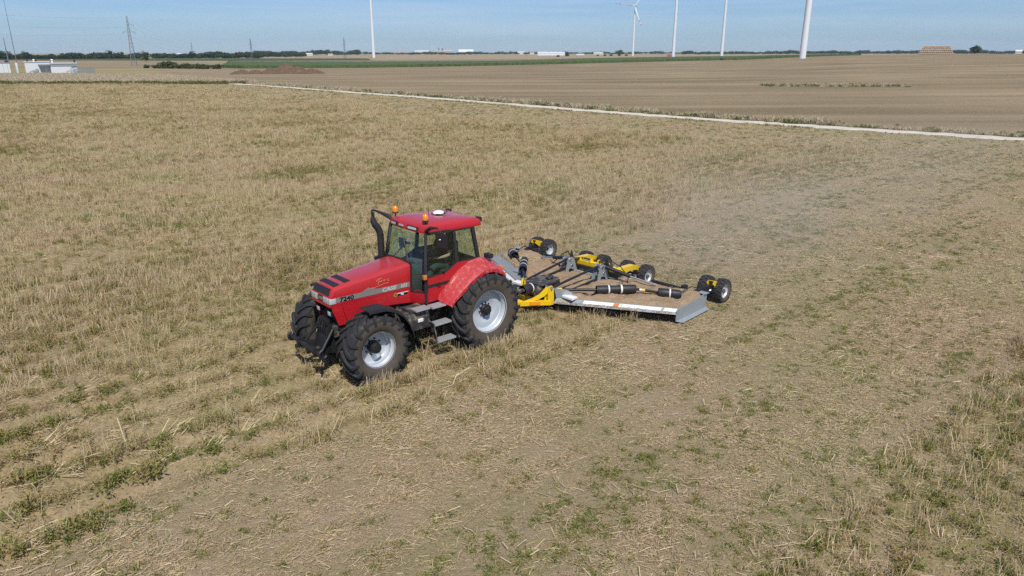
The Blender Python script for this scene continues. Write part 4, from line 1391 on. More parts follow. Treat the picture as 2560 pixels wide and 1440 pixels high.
b = nb(); box(b, .0, .75, -.70, -.34, 1.32, 1.98, .04); box(b, .55, .70, -.62, -.42, 1.98, 2.12, .03)
box(b, -.10, .5, .42, .72, 1.32, 1.85, .04)
obj("side_console", b, trim, tr)
b = nb(); box(b, 1.10, 1.14, -.62, -.38, 2.28, 2.50, .012); tube(b, [(1.13, -.50, 2.30), (1.20, -.60, 2.15), (1.28, -.66, 2.05)], .014, 7)
box(b, 1.12, 1.2, -.40, -.16, 2.42, 2.46, .01); tube(b, [(1.16, -.30, 2.43), (1.20, -.45, 2.25)], .012, 7)
obj("monitor", b, black_pl, tr)
# three point linkage and drawbar at the back
b = nb()
for s in (-1, 1):
    bar(b, (-.30, s * .35, .62), (-1.25, s * .44, .55), .05, .10); tube(b, [(-.35, s * .40, 1.45), (-.95, s * .42, .62)], .03, 8); bar(b, (-.25, s * .36, 1.35), (-.55, s * .42, 1.42), .07, .09)
bar(b, (-.30, 0, .48), (-1.35, 0, .42), .09, .06); tube(b, [(-.45, 0, .75), (-.60, 0, .75)], .05, 10)
bar(b, (-.45, 0, 1.15), (-1.05, 0, 1.05), .06, .06)
obj("rear_linkage", b, black, tr)

# ------------------------------------------------------------------ driver
def skinned(name, verts, edges, radii, mat, parent=None, sub=2):
    me = bpy.data.meshes.new(name)
    me.from_pydata(verts, edges, [])
    o = bpy.data.objects.new(name, me); COL.objects.link(o)
    o.modifiers.new("skin", 'SKIN')
    for i, r_s in enumerate(radii):
        v = me.skin_vertices[0].data[i]
        v.radius = r_s if isinstance(r_s, tuple) else (r_s, r_s)
        v.use_root = i == 0
    sm = o.modifiers.new("sub", 'SUBSURF'); sm.levels = sub; sm.render_levels = sub
    bpy.context.view_layer.update()
    m2 = bpy.data.meshes.new_from_object(o.evaluated_get(bpy.context.evaluated_depsgraph_get()))
    bpy.data.objects.remove(o, do_unlink=True)
    m2.name = name
    m2.materials.clear(); m2.materials.append(mat)
    m2.polygons.foreach_set('use_smooth', np.ones(len(m2.polygons), bool))
    o = bpy.data.objects.new(name, m2); COL.objects.link(o)
    o.parent = parent
    return o
skin_m = M("skin", (0.50, 0.29, 0.185), .55, 0, .08, 14)
shirt_m = M("black_shirt", (0.012, 0.012, 0.014), .9, 0, .25, 12)
jean_m = M("teal_trousers", (0.028, 0.062, 0.062), .9, 0, .25, 14)
hair_m = M("dark_hair", (0.02, 0.014, 0.010), .7, 0, .3, 40)
bv = [(.30, 0, 1.84), (.27, 0, 2.05), (.28, 0, 2.28), (.30, 0, 2.42), (.325, 0, 2.50), (.345, 0, 2.585), (.355, 0, 2.67),
      (.30, .17, 2.36), (.30, .24, 2.30), (.34, .31, 2.12), (.50, .29, 2.09), (.68, .22, 2.07), (.76, .195, 2.08),
      (.30, -.17, 2.36), (.30, -.24, 2.30), (.36, -.31, 2.12), (.54, -.29, 2.11), (.70, -.22, 2.15), (.78, -.195, 2.17),
      (.36, .10, 1.83), (.72, .15, 1.86), (.90, .15, 1.58), (.98, .15, 1.38), (1.12, .16, 1.36),
      (.36, -.10, 1.83), (.72, -.15, 1.86), (.92, -.15, 1.58), (1.0, -.15, 1.38), (1.14, -.16, 1.36)]
be_ = [(0, 1), (1, 2), (2, 3), (3, 4), (4, 5), (5, 6), (2, 7), (7, 8), (8, 9), (9, 10), (10, 11), (11, 12), (2, 13), (13, 14), (14, 15), (15, 16), (16, 17), (17, 18),
       (0, 19), (19, 20), (20, 21), (21, 22), (22, 23), (0, 24), (24, 25), (25, 26), (26, 27), (27, 28)]
br = [(.16, .13), (.17, .13), (.17, .12), (.07, .07), (.06, .06), (.085, .085), (.07, .08), .075, .065, .052, .045, .034, .030, .075, .065, .052, .045, .034, .030, .10, .075, .058, .045, .04, .10, .075, .058, .045, .04]
person = skinned("person", bv, be_, br, skin_m)
person.matrix_world = Matrix.Translation(T_O + Vector((0, 0, -.025))) @ Matrix.Rotation(T_A, 4, 'Z')
person['label'] = "driver in black shirt and dark trousers seated inside the red tractor cab"
person['category'] = "person"
def hand(s, wrist, fwd):
    V_, E_, Rr = [], [], []
    def add(p, r_h):
        V_.append(tuple(p)); Rr.append(r_h); return len(V_) - 1
    w_ = Vector(wrist); f_ = Vector(fwd).normalized(); lat = Vector((0, -s, 0)); dnv = f_.cross(lat) * s
    if dnv.z > 0: dnv = -dnv
    a0 = add(w_, (.024, .018)); a1 = add(w_ + f_ * .05, (.036, .016)); E_.append((a0, a1))
    for j, (off, ln) in enumerate(((-.027, .062), (-.009, .072), (.009, .068), (.026, .054))):
        k0 = add(w_ + f_ * .085 + lat * off, .0095); k1 = add(w_ + f_ * (.085 + ln * .45) + lat * off + dnv * ln * .35, .009); k2 = add(w_ + f_ * (.085 + ln * .35) + lat * off + dnv * ln * .85, .008)
        E_.extend([(a1, k0), (k0, k1), (k1, k2)])
    t0 = add(w_ + f_ * .035 + lat * .042, .011); t1 = add(w_ + f_ * .07 + lat * .06 + dnv * .03, .010); E_.extend([(a1, t0), (t0, t1)])
    skinned("hand", V_, E_, Rr, skin_m, person, 1)
hand(1, (.77, .19, 2.085), (1, -.25, .05)); hand(-1, (.79, -.19, 2.175), (1, .25, .05))
skinned("shirt", [(.29, 0, 1.84), (.26, 0, 2.05), (.27, 0, 2.28), (.295, 0, 2.40), (.30, .17, 2.37), (.30, .245, 2.30), (.325, .29, 2.18), (.30, -.17, 2.37), (.30, -.245, 2.30), (.33, -.29, 2.18)],
        [(0, 1), (1, 2), (2, 3), (2, 4), (4, 5), (5, 6), (2, 7), (7, 8), (8, 9)], [(.185, .155), (.20, .165), (.19, .145), (.09, .09), .095, .085, .075, .095, .085, .075], shirt_m, person)
skinned("trousers", [(.30, 0, 1.83), (.38, .11, 1.835), (.72, .155, 1.865), (.90, .15, 1.58), (.97, .15, 1.43), (.38, -.11, 1.835), (.72, -.155, 1.865), (.92, -.15, 1.58), (.99, -.15, 1.43)],
        [(0, 1), (1, 2), (2, 3), (3, 4), (0, 5), (5, 6), (6, 7), (7, 8)], [(.17, .14), .115, .09, .075, .065, .115, .09, .075, .065], jean_m, person)
b = nb(); dome(b, (.335, 0, 2.635), .105, .092, .115, 16, 7, R(-20))
obj("hair", b, hair_m, person)
b = nb()
slab(b, [(.42, -.012, 2.61), (.445, 0, 2.575), (.42, .012, 2.575)], .012)
for s in (-1, 1):
    dome(b, (.345, s * .088, 2.585), .02, .012, .028, 8)
obj("face", b, skin_m, person)

# ------------------------------------------------------------------ mower
galv = M("galvanised_steel", (0.40, 0.45, 0.47), .45, .45, .14, 7, (DUST, .56, .95, 5))
galv_dk = M("galvanised_dusty", (0.30, 0.33, 0.34), .55, .35, .2, 9, ((0.36, 0.27, 0.17), .48, .8, 5))
yellow = M("yellow_paint", (0.82, 0.55, 0.015), .36, 0, .06, 5, (DUST, .62, 1.1, 8), coat=.3)
orange = M("orange_reflector", (0.85, 0.30, 0.02), .4, 0, .12, 30)
under = M("deck_underside_shade", (0.018, 0.017, 0.016), .8, 0, .3, 8)  # near-black: the shade below the deck put into the colour
chaff_m, ct_, cb_ = base_mat("chaff_litter")
cco = ct_.nodes.new('ShaderNodeTexCoord').outputs['Object']
cc_ = mixrgb(ct_, ramp(ct_, noise(ct_, cco, 60, 5, .75), .35, .68), (0.20, 0.128, 0.072), (0.58, 0.44, 0.295))
cc_ = mixrgb(ct_, ramp(ct_, noise(ct_, cco, 6, 4, .6), .40, .75, 0, .5), cc_, (0.46, 0.35, 0.235))
cc_ = mixrgb(ct_, ramp(ct_, noise(ct_, cco, 2.2, 4, .6), .42, .66, 0, .6), cc_, (0.27, 0.18, 0.10))
ct_.links.new(cc_, cb_.inputs['Base Color']); cb_.inputs['Roughness'].default_value = .95; cb_.inputs['Specular IOR Level'].default_value = .1
cbp = nd(ct_, 'ShaderNodeBump', Strength=.9, Distance=.03)
ct_.links.new(noise(ct_, cco, 55, 4, .7), cbp.inputs['Height']); ct_.links.new(cbp.outputs['Normal'], cb_.inputs['Normal'])

mw = thing("mower", "wide galvanised flail mower with yellow hitch and wheel arms behind the tractor", "mower", M_O, M_A)
ZT = .40
def front_x(y):
    y = abs(y)
    return np.interp(y, [0, .55, 3.45], [-1.00, -1.10, -2.62])
REAR = -3.92
# centre deck and two wings, each a shallow box open below
for s, y0, y1, nm in ((0, -1.12, 1.12, "centre_deck"), (1, 1.15, 3.42, "wing_deck"), (-1, 1.15, 3.42, "wing_deck")):
    b = nb()
    if s == 0:
        top = [(front_x(y), y) for y in (-1.12, -.55, .55, 1.12)] + [(REAR, 1.12), (REAR, -1.12)]
    else:
        top = [(front_x(y0), s * y0), (front_x(y1), s * y1), (REAR, s * y1), (REAR, s * y0)]
    prism(b, top, ZT - .02, ZT, 0, 'Z')
    k = len(top)
    dk = obj(nm, b, galv_dk, mw)
    # skirts, then a near-black sheet as painted shade under the deck
    b = nb()
    for i in range(k):
        p, q = top[i], top[(i + 1) % k]
        is_front = p[0] > -2.9 and q[0] > -2.9
        inner = abs(abs(p[1]) - abs(q[1])) < .01 and abs(p[1]) < 1.2
        if inner or is_front: continue
        slab(b, [(p[0], p[1], .12), (q[0], q[1], .12), (q[0], q[1], ZT - .021), (p[0], p[1], ZT - .021)], .012)
    if len(b.verts): obj("skirt", b, galv, dk)
    else: b.free()
    b = nb(); prism(b, [(x * .985 - .03, y * .985) for x, y in top], ZT - .06, ZT - .03, 0, 'Z')
    obj("deck_shade_sheet", b, under, dk)
# sloping front plates with tape, and chain curtains under the front edge
chain_m = M("chain_steel", (0.045, 0.042, 0.04), .5, .6, .3, 30, (DUST, .5, .9, 20))
for s in (1, -1):
    b = nb()
    N = 7
    ys = np.linspace(.58, 3.42, N)
    for ya, yb2 in zip(ys[:-1], ys[1:]):
        slab(b, [(front_x(ya) + .005, s * ya, ZT - .01), (front_x(yb2) + .005, s * yb2, ZT - .01), (front_x(yb2) + .17, s * (yb2 + .02), ZT - .13), (front_x(ya) + .17, s * (ya + .02), ZT - .13)], .014)
    fp = obj("front_plate", b, galv_dk, mw, 30)
    g = Tri()
    for k in range(420):              # chaff caught along the lower lip
        y_ = U(.6, 3.35); t_ = U(.62, 1.0); a_ = U(0, 6.283)
        g.stalk((front_x(y_) + .005 + .165 * t_, s * y_, ZT + .004 - .12 * t_), (math.cos(a_), math.sin(a_), U(-.1, .3)), U(.03, .12), .004, .003)
    me = bpy.data.meshes.new("caught_straw"); me.from_pydata([tuple(map(float, v)) for v in g.v], [], g.f); me.materials.append(straw_grey)
    o = bpy.data.objects.new("caught_straw", me); COL.objects.link(o); o.parent = fp; o['kind'] = 'stuff'
    b = nb()
    def tape(ya, yb2, t0=.10, t1=.62):
        P_ = []
        for y_, t_ in ((ya, t0), (yb2, t0), (yb2, t1), (ya, t1)):
            P_.append((front_x(y_) + .005 + .165 * t_ + .006, s * (y_ + .02 * t_), ZT - .01 - .12 * t_ + .008))
        return P_
    for ya, yb2 in ((1.25, 1.95), (2.08, 3.04), (3.10, 3.38)):
        obj("white_tape", slab(nb(), tape(ya, yb2), .003), white_ink, fp)
    b.free()
    obj("red_tape", slab(nb(), tape(1.955, 2.075), .003), sig_or, fp)
    b = nb()
    for y_ in np.arange(.62, 3.40, .034):
        x_ = front_x(y_) + .13
        for q in range(4):
            z_ = ZT - .14 - .055 * q
            a_ = .012 if q % 2 else .005
            bar(b, (x_ + random.uniform(-.01, .01), s * y_, z_), (x_ + random.uniform(-.01, .01), s * y_ + random.uniform(-.006, .006), z_ - .05), .016 if q % 2 else .008, .008 if q % 2 else .016)
    obj("chain_curtain", b, chain_m, mw, kind='stuff')
    # end plate bent outward with its skid edge
    b = nb()
    x0, x1 = front_x(3.42) + .17, REAR
    slab(b, [(x0 + .02, s * 3.44, .10), (x0, s * 3.44, ZT + .0), (x1 + .08, s * 3.44, ZT + .10), (x1 - .02, s * 3.44, ZT + .10), (x1, s * 3.44, .10)], .018)
    slab(b, [(x0 + .02, s * 3.45, .10), (x1, s * 3.45, .10), (x1, s * 3.56, .06), (x0 - .12, s * 3.58, .06)], .014)
    obj("end_plate", b, galv, mw)
    b = nb(); slab(b, [(x1 + .16, s * 3.26, ZT + .105), (x1 - .04, s * 3.26, ZT + .105), (x1 - .04, s * 3.50, ZT + .105), (x1 + .16, s * 3.50, ZT + .105)], .012)
    obj("corner_plate", b, galv, mw)
# chaff lying on the decks
def chaff(y0, y1, s, inset, nm="chaff_layer"):
    nx, ny = 46, 70
    yy2 = np.linspace(y0, y1, ny)
    P_ = []
    for i in range(nx):
        t_ = i / (nx - 1)
        for y_ in yy2:
            xf = front_x(y_) - inset[0]; xr = REAR + inset[1]
            P_.append((xf * (1 - t_) + xr * t_, s * y_ if s else y_, 0))
    P_ = np.array(P_)
    X_, Y_ = P_[:, 0], P_[:, 1]
    edge = np.minimum.reduce([np.repeat(np.linspace(0, 1, nx), ny), np.repeat(np.linspace(1, 0, nx), ny), np.tile(np.linspace(0, 1, ny), nx), np.tile(np.linspace(1, 0, ny), nx)])
    hgt = .115 * np.clip(edge * 22, 0, 1) * (.05 + 1.7 * np.clip(fbm(X_ + 40, Y_ + 40, .45, 90) - .15, 0, 1)) + (RNG.random(len(P_)) - .5) * .014
    bare = fbm(X_ + 40, Y_ + 40, .55, 93)
    hgt = np.where((bare > .66) & (edge < .12), -.02, hgt) - .012 * (edge < .02)
    P_[:, 2] = ZT + .004 + hgt
    mesh_np(nm, P_, grid_faces(nx, ny), chaff_m, mw, kind='stuff')
chaff(-1.12, 1.12, 0, (.02, .30)); chaff(1.10, 3.40, 1, (.0, .06)); chaff(1.10, 3.38, -1, (.42, .06))
# straw bits on the decks for a broken surface
g = Tri()
for k in range(4200):
    y_ = U(-3.25, 3.25); xf = front_x(y_) - (.42 if y_ < -1.1 else .1); x_ = U(REAR + .15, xf); a_ = U(0, 6.283)
    g.stalk((x_, y_, ZT + U(.02, .06)), (math.cos(a_), math.sin(a_), U(-.1, .25)), U(.04, .16), .0035, .003, 0 if U(0, 1) < .5 else 1)
me = bpy.data.meshes.new("loose_straw"); me.from_pydata([tuple(map(float, v)) for v in g.v], [], g.f)
me.materials.append(straw); me.materials.append(straw_grey); me.polygons.foreach_set('material_index', np.array(g.mi, np.int32))
o = bpy.data.objects.new("loose_straw", me); COL.objects.link(o); o.parent = mw; o['kind'] = 'stuff'

# hitch: yellow A-frame with two ears
for s in (1, -1):
    b = nb()
    bar(b, (-.22, s * .06, .32), (-.92, s * .50, .28), .09, .12)
    dr_ = obj("drawbar_arm", b, yellow, mw)
    b = nb(); bar(b, (-.40, s * .232, .312), (-.66, s * .398, .298), .012, .09)
    obj("reflector_plate", b, orange, dr_)
    b = nb()
    slab(b, [(-.86, s * .47, .20), (-1.06, s * .52, .20), (-1.03, s * .52, .66), (-.98, s * .51, .74), (-.90, s * .49, .74), (-.86, s * .48, .60)], .03)
    slab(b, [(-.84, s * .36, .26), (-1.02, s * .40, .26), (-.99, s * .40, .66), (-.94, s * .39, .72), (-.88, s * .38, .68)], .03)
    obj("hitch_ear", b, yellow, mw)
    b = nb()
    slab(b, [(-.30, s * .12, .38), (-.50, s * .22, .43), (-.68, s * .33, .53), (-.84, s * .42, .70), (-.94, s * .475, .72), (-.93, s * .47, .58), (-.80, s * .40, .46), (-.62, s * .30, .38), (-.40, s * .18, .34)], .025)
    obj("gusset", b, yellow, mw)
    b = tube(nb(), [(-.94, s * .34, .69), (-.94, s * .56, .69)], .035, 10)
    obj("hitch_pin", b, chrome, mw)
    b = nb(); slab(b, [(-1.02, s * .56, .68), (-1.08, s * .58, .40), (-1.50, s * .98, .42), (-1.30, s * .80, .60)], .015)
    obj("side_gusset", b, galv, mw)
    b = nb(); box(b, -1.36, -1.14, min(s * .72, s * 1.08), max(s * .72, s * 1.08), ZT + .01, ZT + .075, .01)
    obj("marker_block", b, white_pl, mw)
b = nb(); prism(b, [(-.45, -.18), (-.45, .18), (-.92, .45), (-.92, -.45)], .27, .30, 0, 'Z'); box(b, -.30, -.05, -.08, .08, .30, .40, .02)
obj("drawbar_pan", b, yellow, mw)
# input drive shaft and gearbox
b = tube(nb(), [(.95, -.2, .74), (-.20, .0, .64)], .04, 12)
tube(b, [(-.20, 0, .64), (-.42, 0, .63)], .055, 12)
obj("drive_shaft", b, cast, mw)
def guard(nm, p0, p1, r0, band=True):
    p0, p1 = Vector(p0), Vector(p1)
    d = (p1 - p0)
    b_ = tube(nb(), [p0, p0 + d * .02, p1 - d * .02, p1], [r0 * .97, r0, r0, r0 * .97], 18, False)
    tube(b_, [p0 + d * .01, p0 + d * .3], [r0 * .93, r0 * .5], 18, False)
    tube(b_, [p1 - d * .01, p1 - d * .02], [r0 * .96, .01], 18, False)
    o_ = obj(nm, b_, black_pl, mw)
    if band:
        bb = tube(nb(), [p0 + d * .80, p0 + d * .90], r0 * 1.025, 18)
        obj("clamp_band", bb, white_ink, o_)
    return o_
guard("shaft_guard", (-.38, 0, .635), (-.74, 0, .625), .135)
b = nb()
prism(b, [(-.80, -.24), (-.80, .24), (-1.15, .36), (-1.55, .30), (-1.70, .14), (-1.70, -.14), (-1.55, -.30), (-1.15, -.36)], .70, .74, 0, 'Z')
box(b, -1.60, -.76, -.22, .22, ZT, .70, .03)
gb_ = obj("gearbox", b, cast, mw)
b = tube(nb(), [(-1.30, .08, .74), (-1.46, .10, .80)], .06, 12); box(b, -1.78, -1.60, -.14, .14, .48, .66, .03)
obj("gearbox_cap", b, black_pl, gb_)
for s in (1, -1):
    P0 = Vector((-1.10, s * .50, .60)); P1 = Vector((-1.86, s * 1.36, .60))
    b = tube(nb(), [P0, P1], .04, 12)
    sh = obj("wing_shaft", b, black, mw)
    d = (P1 - P0).normalized()
    obj("shaft_label", tube(nb(), [P0 + d * .12, P0 + d * .20], .0425, 12, False), yellow_ink, sh)
    obj("shaft_label", tube(nb(), [P0 + d * .06, P0 + d * .12], .0425, 12, False), white_ink, sh)
    guard("shaft_guard", (-1.84, s * 1.33, .60), (-2.14, s * 1.58, .60), .118)
    obj("shaft_joint", tube(nb(), [(-2.14, s * 1.58, .60), (-2.30, s * 1.72, .60)], .10, 14), black_pl, mw)
    guard("shaft_guard", (-2.66, s * 2.02, .59), (-2.30, s * 1.72, .60), .118)
    b = tube(nb(), [(-2.64, s * 2.0, .59), (-2.90, s * 2.66, .57)], .035, 12)
    sh2 = obj("wing_shaft", b, black, mw)
    q0 = Vector((-2.66, s * 2.06, .588)); qd = (Vector((-2.90, s * 2.66, .57)) - q0).normalized()
    obj("shaft_label", tube(nb(), [q0 + qd * .08, q0 + qd * .15], .0385, 12, False), white_ink, sh2)
    obj("shaft_label", tube(nb(), [q0 + qd * .15, q0 + qd * .23], .0385, 12, False), yellow_ink, sh2)
    guard("shaft_guard", (-2.86, s * 2.60, .575), (-3.06, s * 2.90, .565), .125)
    b = tube(nb(), [(-3.06, s * 2.90, .565), (-3.16, s * 3.04, .56), (-3.20, s * 3.10, .56)], [.12, .115, .085], 16)
    obj("wing_gearbox", b, black_pl, mw)
    box_ = nb(); box(box_, -2.45, -1.98, s * 1.66 - .2, s * 1.66 + .2, ZT + .01, ZT + .05, .01)
    obj("shaft_cradle", box_, galv, mw)
    b = nb(); bar(b, (-2.14, s * 1.62, ZT + .05), (-2.14, s * 1.60, .50), .04, .12); bar(b, (-3.0, s * 2.95, ZT), (-3.0, s * 2.95, .48), .05, .16)
    obj("shaft_bracket", b, galv, mw)
    # push rods from the ears up to the towers
    b = tube(nb(), [(-.98, s * .47, .66), (-2.92, s * .56, .86)], .035, 12)
    obj("push_rod", b, black, mw)
    b = tube(nb(), [(-1.15, s * .62, .46), (-3.0, s * .66, .56)], .032, 10)
    obj("push_rod", b, black, mw)
    # tower: two perforated plates with cross pins
    for dy in (-.10, .10):
        b = nb()
        slab(b, [(-2.72, s * (.58) + dy, ZT), (-2.86, s * .58 + dy, ZT), (-2.92, s * .58 + dy, .58), (-3.10, s * .58 + dy, .58), (-3.18, s * .58 + dy, ZT), (-3.32, s * .58 + dy, ZT), (-3.14, s * .58 + dy, .86), (-3.02, s * .58 + dy, .92), (-2.88, s * .58 + dy, .90)], .018)
        obj("tower_plate", b, galv, mw)
    b = tube(nb(), [(-2.95, s * .58 - .14, .86), (-2.95, s * .58 + .14, .86)], .04, 10); tube(b, [(-3.04, s * .58 - .13, .66), (-3.04, s * .58 + .13, .66)], .04, 10)
    obj("tower_pin", b, chrome, mw)
    b = nb(); slab(b, [(-3.10, s * .62, .80), (-3.34, s * .66, .82), (-3.22, s * .64, 1.06)], .02)
    obj("stop_fin", b, black, mw)
    # folding cylinder to the wing
    b = tube(nb(), [(-3.10, s * .70, .84), (-3.32, s * 1.40, .66)], .055, 12)
    cy = obj("hydraulic_cylinder", b, black, mw)
    b = tube(nb(), [(-3.32, s * 1.40, .66), (-3.55, s * 2.10, .50)], .025, 10)
    obj("piston_rod", b, chrome, cy)
    b = tube(nb(), [(-3.12, s * .60, .90), (-3.26, s * .80, .98), (-3.34, s * 1.05, .86), (-3.36, s * 1.3, .62), (-3.2, s * 1.4, .48)], .014, 7)
    obj("hose", b, black, mw)
    b = tube(nb(), [(-3.20, s * 2.95, .46), (-3.55, s * 3.02, .60), (-3.80, s * 3.06, .62), (-4.05, s * 3.1, .52)], .014, 7)
    obj("hose", b, black, mw)
    # wing rear beam
    b = nb(); bar(b, (REAR - .05, s * 1.7, .44), (REAR - .05, s * 2.75, .42), .08, .08); box(b, REAR - .12, REAR + .06, s * 2.75 - .06, s * 2.75 + .06, .38, .56, .01)
    obj("rear_beam", b, black, mw)
# deck ribs
for y_ in (-.2, .2):
    obj("deck_rib", box(nb(), -3.3, -1.8, y_ - .03, y_ + .03, ZT + .001, ZT + .05), galv, mw)
b = nb(); bar(b, (-3.30, -1.1, .43), (-3.30, 1.1, .43), .10, .05)
obj("deck_rib", b, galv, mw)

def small_wheel(loc, rz=0.0, silver_rim=True):
    w = bpy.data.objects.new("gauge_wheel", None); COL.objects.link(w); w.parent = mw; w.empty_display_size = .1
    w.location = loc; w.rotation_euler = (0, R(random.uniform(0, 90)), rz)
    if "sw" not in WM:
        b_ = ag_tyre(nb(), .345, .25, .20, .022, 17, -.14, .072, nseg=4, n=36, hook=.05)
        WM["sw"] = obj("tyre", b_, [tread, side], w, 30).data
        WM["rim"] = obj("rim", lathe(nb(), [(.19, -.09), (.21, -.09), (.21, -.08), (.18, -.06), (.17, .0), (.06, .01), (.06, .04), (.16, .035), (.175, .05), (.185, .08), (.208, .085), (.208, .10), (.196, .10)], 30), silver, w).data
        WM["hub"] = obj("hub", lathe(nb(), [(0, .09), (.04, .09), (.055, .07), (.06, .03), (.0, .03)], 14), cast, w).data
    else:
        for nm in ("tyre", "rim", "hub"):
            o_ = bpy.data.objects.new(nm, WM["sw" if nm == "tyre" else nm]); COL.objects.link(o_); o_.parent = w
    return w
WM = {}
for s in (1, -1):
    for y_ in (2.94, 3.42):
        small_wheel((-4.84, s * y_, .335), 0 if s > 0 else math.pi)
    for y_ in (.45, 1.12):
        small_wheel((-4.55, s * y_, .335), 0 if s > 0 else math.pi)
    b = nb()
    bar(b, (-3.86, s * 3.1, .44), (-4.55, s * 3.25, .50), .09, .12)
    obj("wheel_arm", b, black, mw)
    b = nb()
    slab(b, [(-4.42, s * 3.16, .60), (-4.50, s * 3.16, .66), (-4.82, s * 3.16, .56), (-4.88, s * 3.16, .40), (-4.60, s * 3.16, .46)], .012)
    slab(b, [(-4.42, s * 3.34, .60), (-4.50, s * 3.34, .66), (-4.82, s * 3.34, .56), (-4.88, s * 3.34, .40), (-4.60, s * 3.34, .46)], .012)
    slab(b, [(-4.50, s * 3.16, .665), (-4.50, s * 3.34, .665), (-4.82, s * 3.34, .565), (-4.82, s * 3.16, .565)], .012)
    obj("wheel_fork", b, yellow, mw)
    obj("wheel_axle", tube(nb(), [(-4.84, s * 2.94, .335), (-4.84, s * 3.42, .335)], .03, 10), black, mw)
    # centre walking beam, a bent yellow box section
    b = nb()
    for dy in (.72, .88):
        slab(b, [(-3.50, s * dy, .70), (-3.95, s * dy, .70), (-4.28, s * dy, .68), (-4.58, s * dy, .58), (-4.63, s * dy, .34), (-4.53, s * dy, .34), (-4.45, s * dy, .50), (-4.10, s * dy, .56), (-3.80, s * dy, .52), (-3.50, s * dy, .56)], .014)
    for P_ in ([(-3.50, .70), (-3.95, .70)], [(-3.95, .70), (-4.28, .68)], [(-4.28, .68), (-4.58, .58)], [(-4.58, .58), (-4.63, .34)]):
        (xa, za), (xb, zb) = P_
        slab(b, [(xa, s * .73, za - .004), (xa, s * .87, za - .004), (xb, s * .87, zb - .004), (xb, s * .73, zb - .004)], .012)
    obj("walking_beam", b, yellow, mw)
    obj("wheel_axle", tube(nb(), [(-4.55, s * .45, .335), (-4.55, s * 1.12, .335)], .035, 10), black, mw)
# yellow cross tube with lugs
b = nb(); bar(b, (-3.55, -.70, .66), (-3.55, .70, .66), .14, .13)
ct2 = obj("axle_tube", b, yellow, mw)
for y_ in (-.52, -.14, .12, .46):
    b = nb(); slab(b, [(-3.47, y_, .70), (-3.63, y_, .70), (-3.60, y_, .83), (-3.50, y_, .83)], .03)
    obj("lug", b, yellow, ct2)
for y_ in (-.33, .29):
    obj("lug_pin", tube(nb(), [(-3.55, y_ - .17, .79), (-3.55, y_ + .15, .79)], .028, 8), cast, ct2)
b = nb(); bar(b, (-3.42, -.95, .56), (-3.42, .95, .56), .10, .10)
obj("axle_beam", b, black, mw)
for s in (1, -1):
    obj("axle_pivot", tube(nb(), [(-3.55, s * .60, .74), (-3.30, s * .60, .78), (-3.08, s * .58, .84)], .05, 10), cast, mw)

# ------------------------------------------------------------------ far things
def at_az(px, d):
    """a spot on the land at distance d in the direction of a bearing given as tangent"""
    a_ = math.atan(px); x, y = d * math.sin(a_), d * math.cos(a_)
    return x, y, zg(x, y)
def brg(u):
    return (u - 1280.0) / 1871.0
white_twr = M("turbine_white", (0.74, 0.76, 0.78), .45, 0, .03, .05)
red_band = M("turbine_red", (0.45, 0.05, 0.05), .5, 0, .05, .1)
def turbine(label, u, d, hubh, spin, yaw, blade=47.0, sc=1.0):
    x, y, z = at_az(brg(u), d)
    t = thing("wind_turbine", label, "turbine", (x, y, z), yaw, "wind turbines on the plain")
    t.scale = (sc, sc, sc)
    b = nb(); n = 24
    loft(b, [[(r * math.cos(2 * math.pi * k / n), r * math.sin(2 * math.pi * k / n), zz) for k in range(n)] for r, zz in ((2.15, -1), (2.12, 0), (1.95, hubh * .3), (1.62, hubh * .65), (1.25, hubh - 1.5))])
    obj("tower", b, white_twr, t)
    b = nb(); box(b, -2.2, 7.0, -1.7, 1.7, hubh - 1.6, hubh + 2.0, .5)
    obj("nacelle", b, white_twr, t)
    b = nb(); loft(b, [[(xx, r * math.cos(2 * math.pi * k / 14), hubh + r * math.sin(2 * math.pi * k / 14)) for k in range(14)] for r, xx in ((1.5, -2.2), (1.6, -3.2), (1.3, -4.3), (.5, -5.0))])
    obj("spinner", b, white_twr, t)
    for j in range(3):
        a0 = spin + j * 2 * math.pi / 3
        dirv = Vector((0, math.sin(a0), math.cos(a0))); sidev = Vector((0, math.cos(a0), -math.sin(a0)))
        rings = []
        for q, ch, th in ((.02, 1.6, 1.5), (.06, 1.8, 1.3), (.2, 3.4, .8), (.45, 2.4, .45), (.75, 1.5, .25), (.97, .8, .12), (1.0, .25, .05)):
            c = Vector((-3.4, 0, hubh)) + dirv * blade * q
            tw = .35 * (1 - q); s1 = sidev * math.cos(tw) + Vector((1, 0, 0)) * math.sin(tw); s2 = Vector((1, 0, 0)) * math.cos(tw) - sidev * math.sin(tw)
            rings.append([c + s1 * ch * .3 + s2 * 0, c + s2 * th / 2, c - s1 * ch * .7, c - s2 * th / 2])
        bl = obj("blade", loft(nb(), rings), white_twr, t)
        for q0, q1 in ((.70, .78), (.88, .97)):
            rr2 = []
            for q in (q0, q1):
                ch = np.interp(q, [.45, .75, .97, 1], [2.4, 1.5, .8, .3]) * 1.06; th = np.interp(q, [.45, .75, .97], [.45, .25, .12]) * 1.3
                c = Vector((-3.4, 0, hubh)) + dirv * blade * q; tw = .35 * (1 - q)
                s1 = sidev * math.cos(tw) + Vector((1, 0, 0)) * math.sin(tw); s2 = Vector((1, 0, 0)) * math.cos(tw) - sidev * math.sin(tw)
                rr2.append([c + s1 * ch * .3, c + s2 * th / 2, c - s1 * ch * .7, c - s2 * th / 2])
            obj("blade_band", loft(nb(), rr2), red_band, bl)
    return t
YW = R(80)
turbine("white wind turbine showing only its tower left of the far factory", 934, 1340, 106, R(140), R(10.5), sc=1.25)
turbine("small distant wind turbine with whole rotor in view between treetops and sky", 1582, 1720, 106, R(83), R(62))
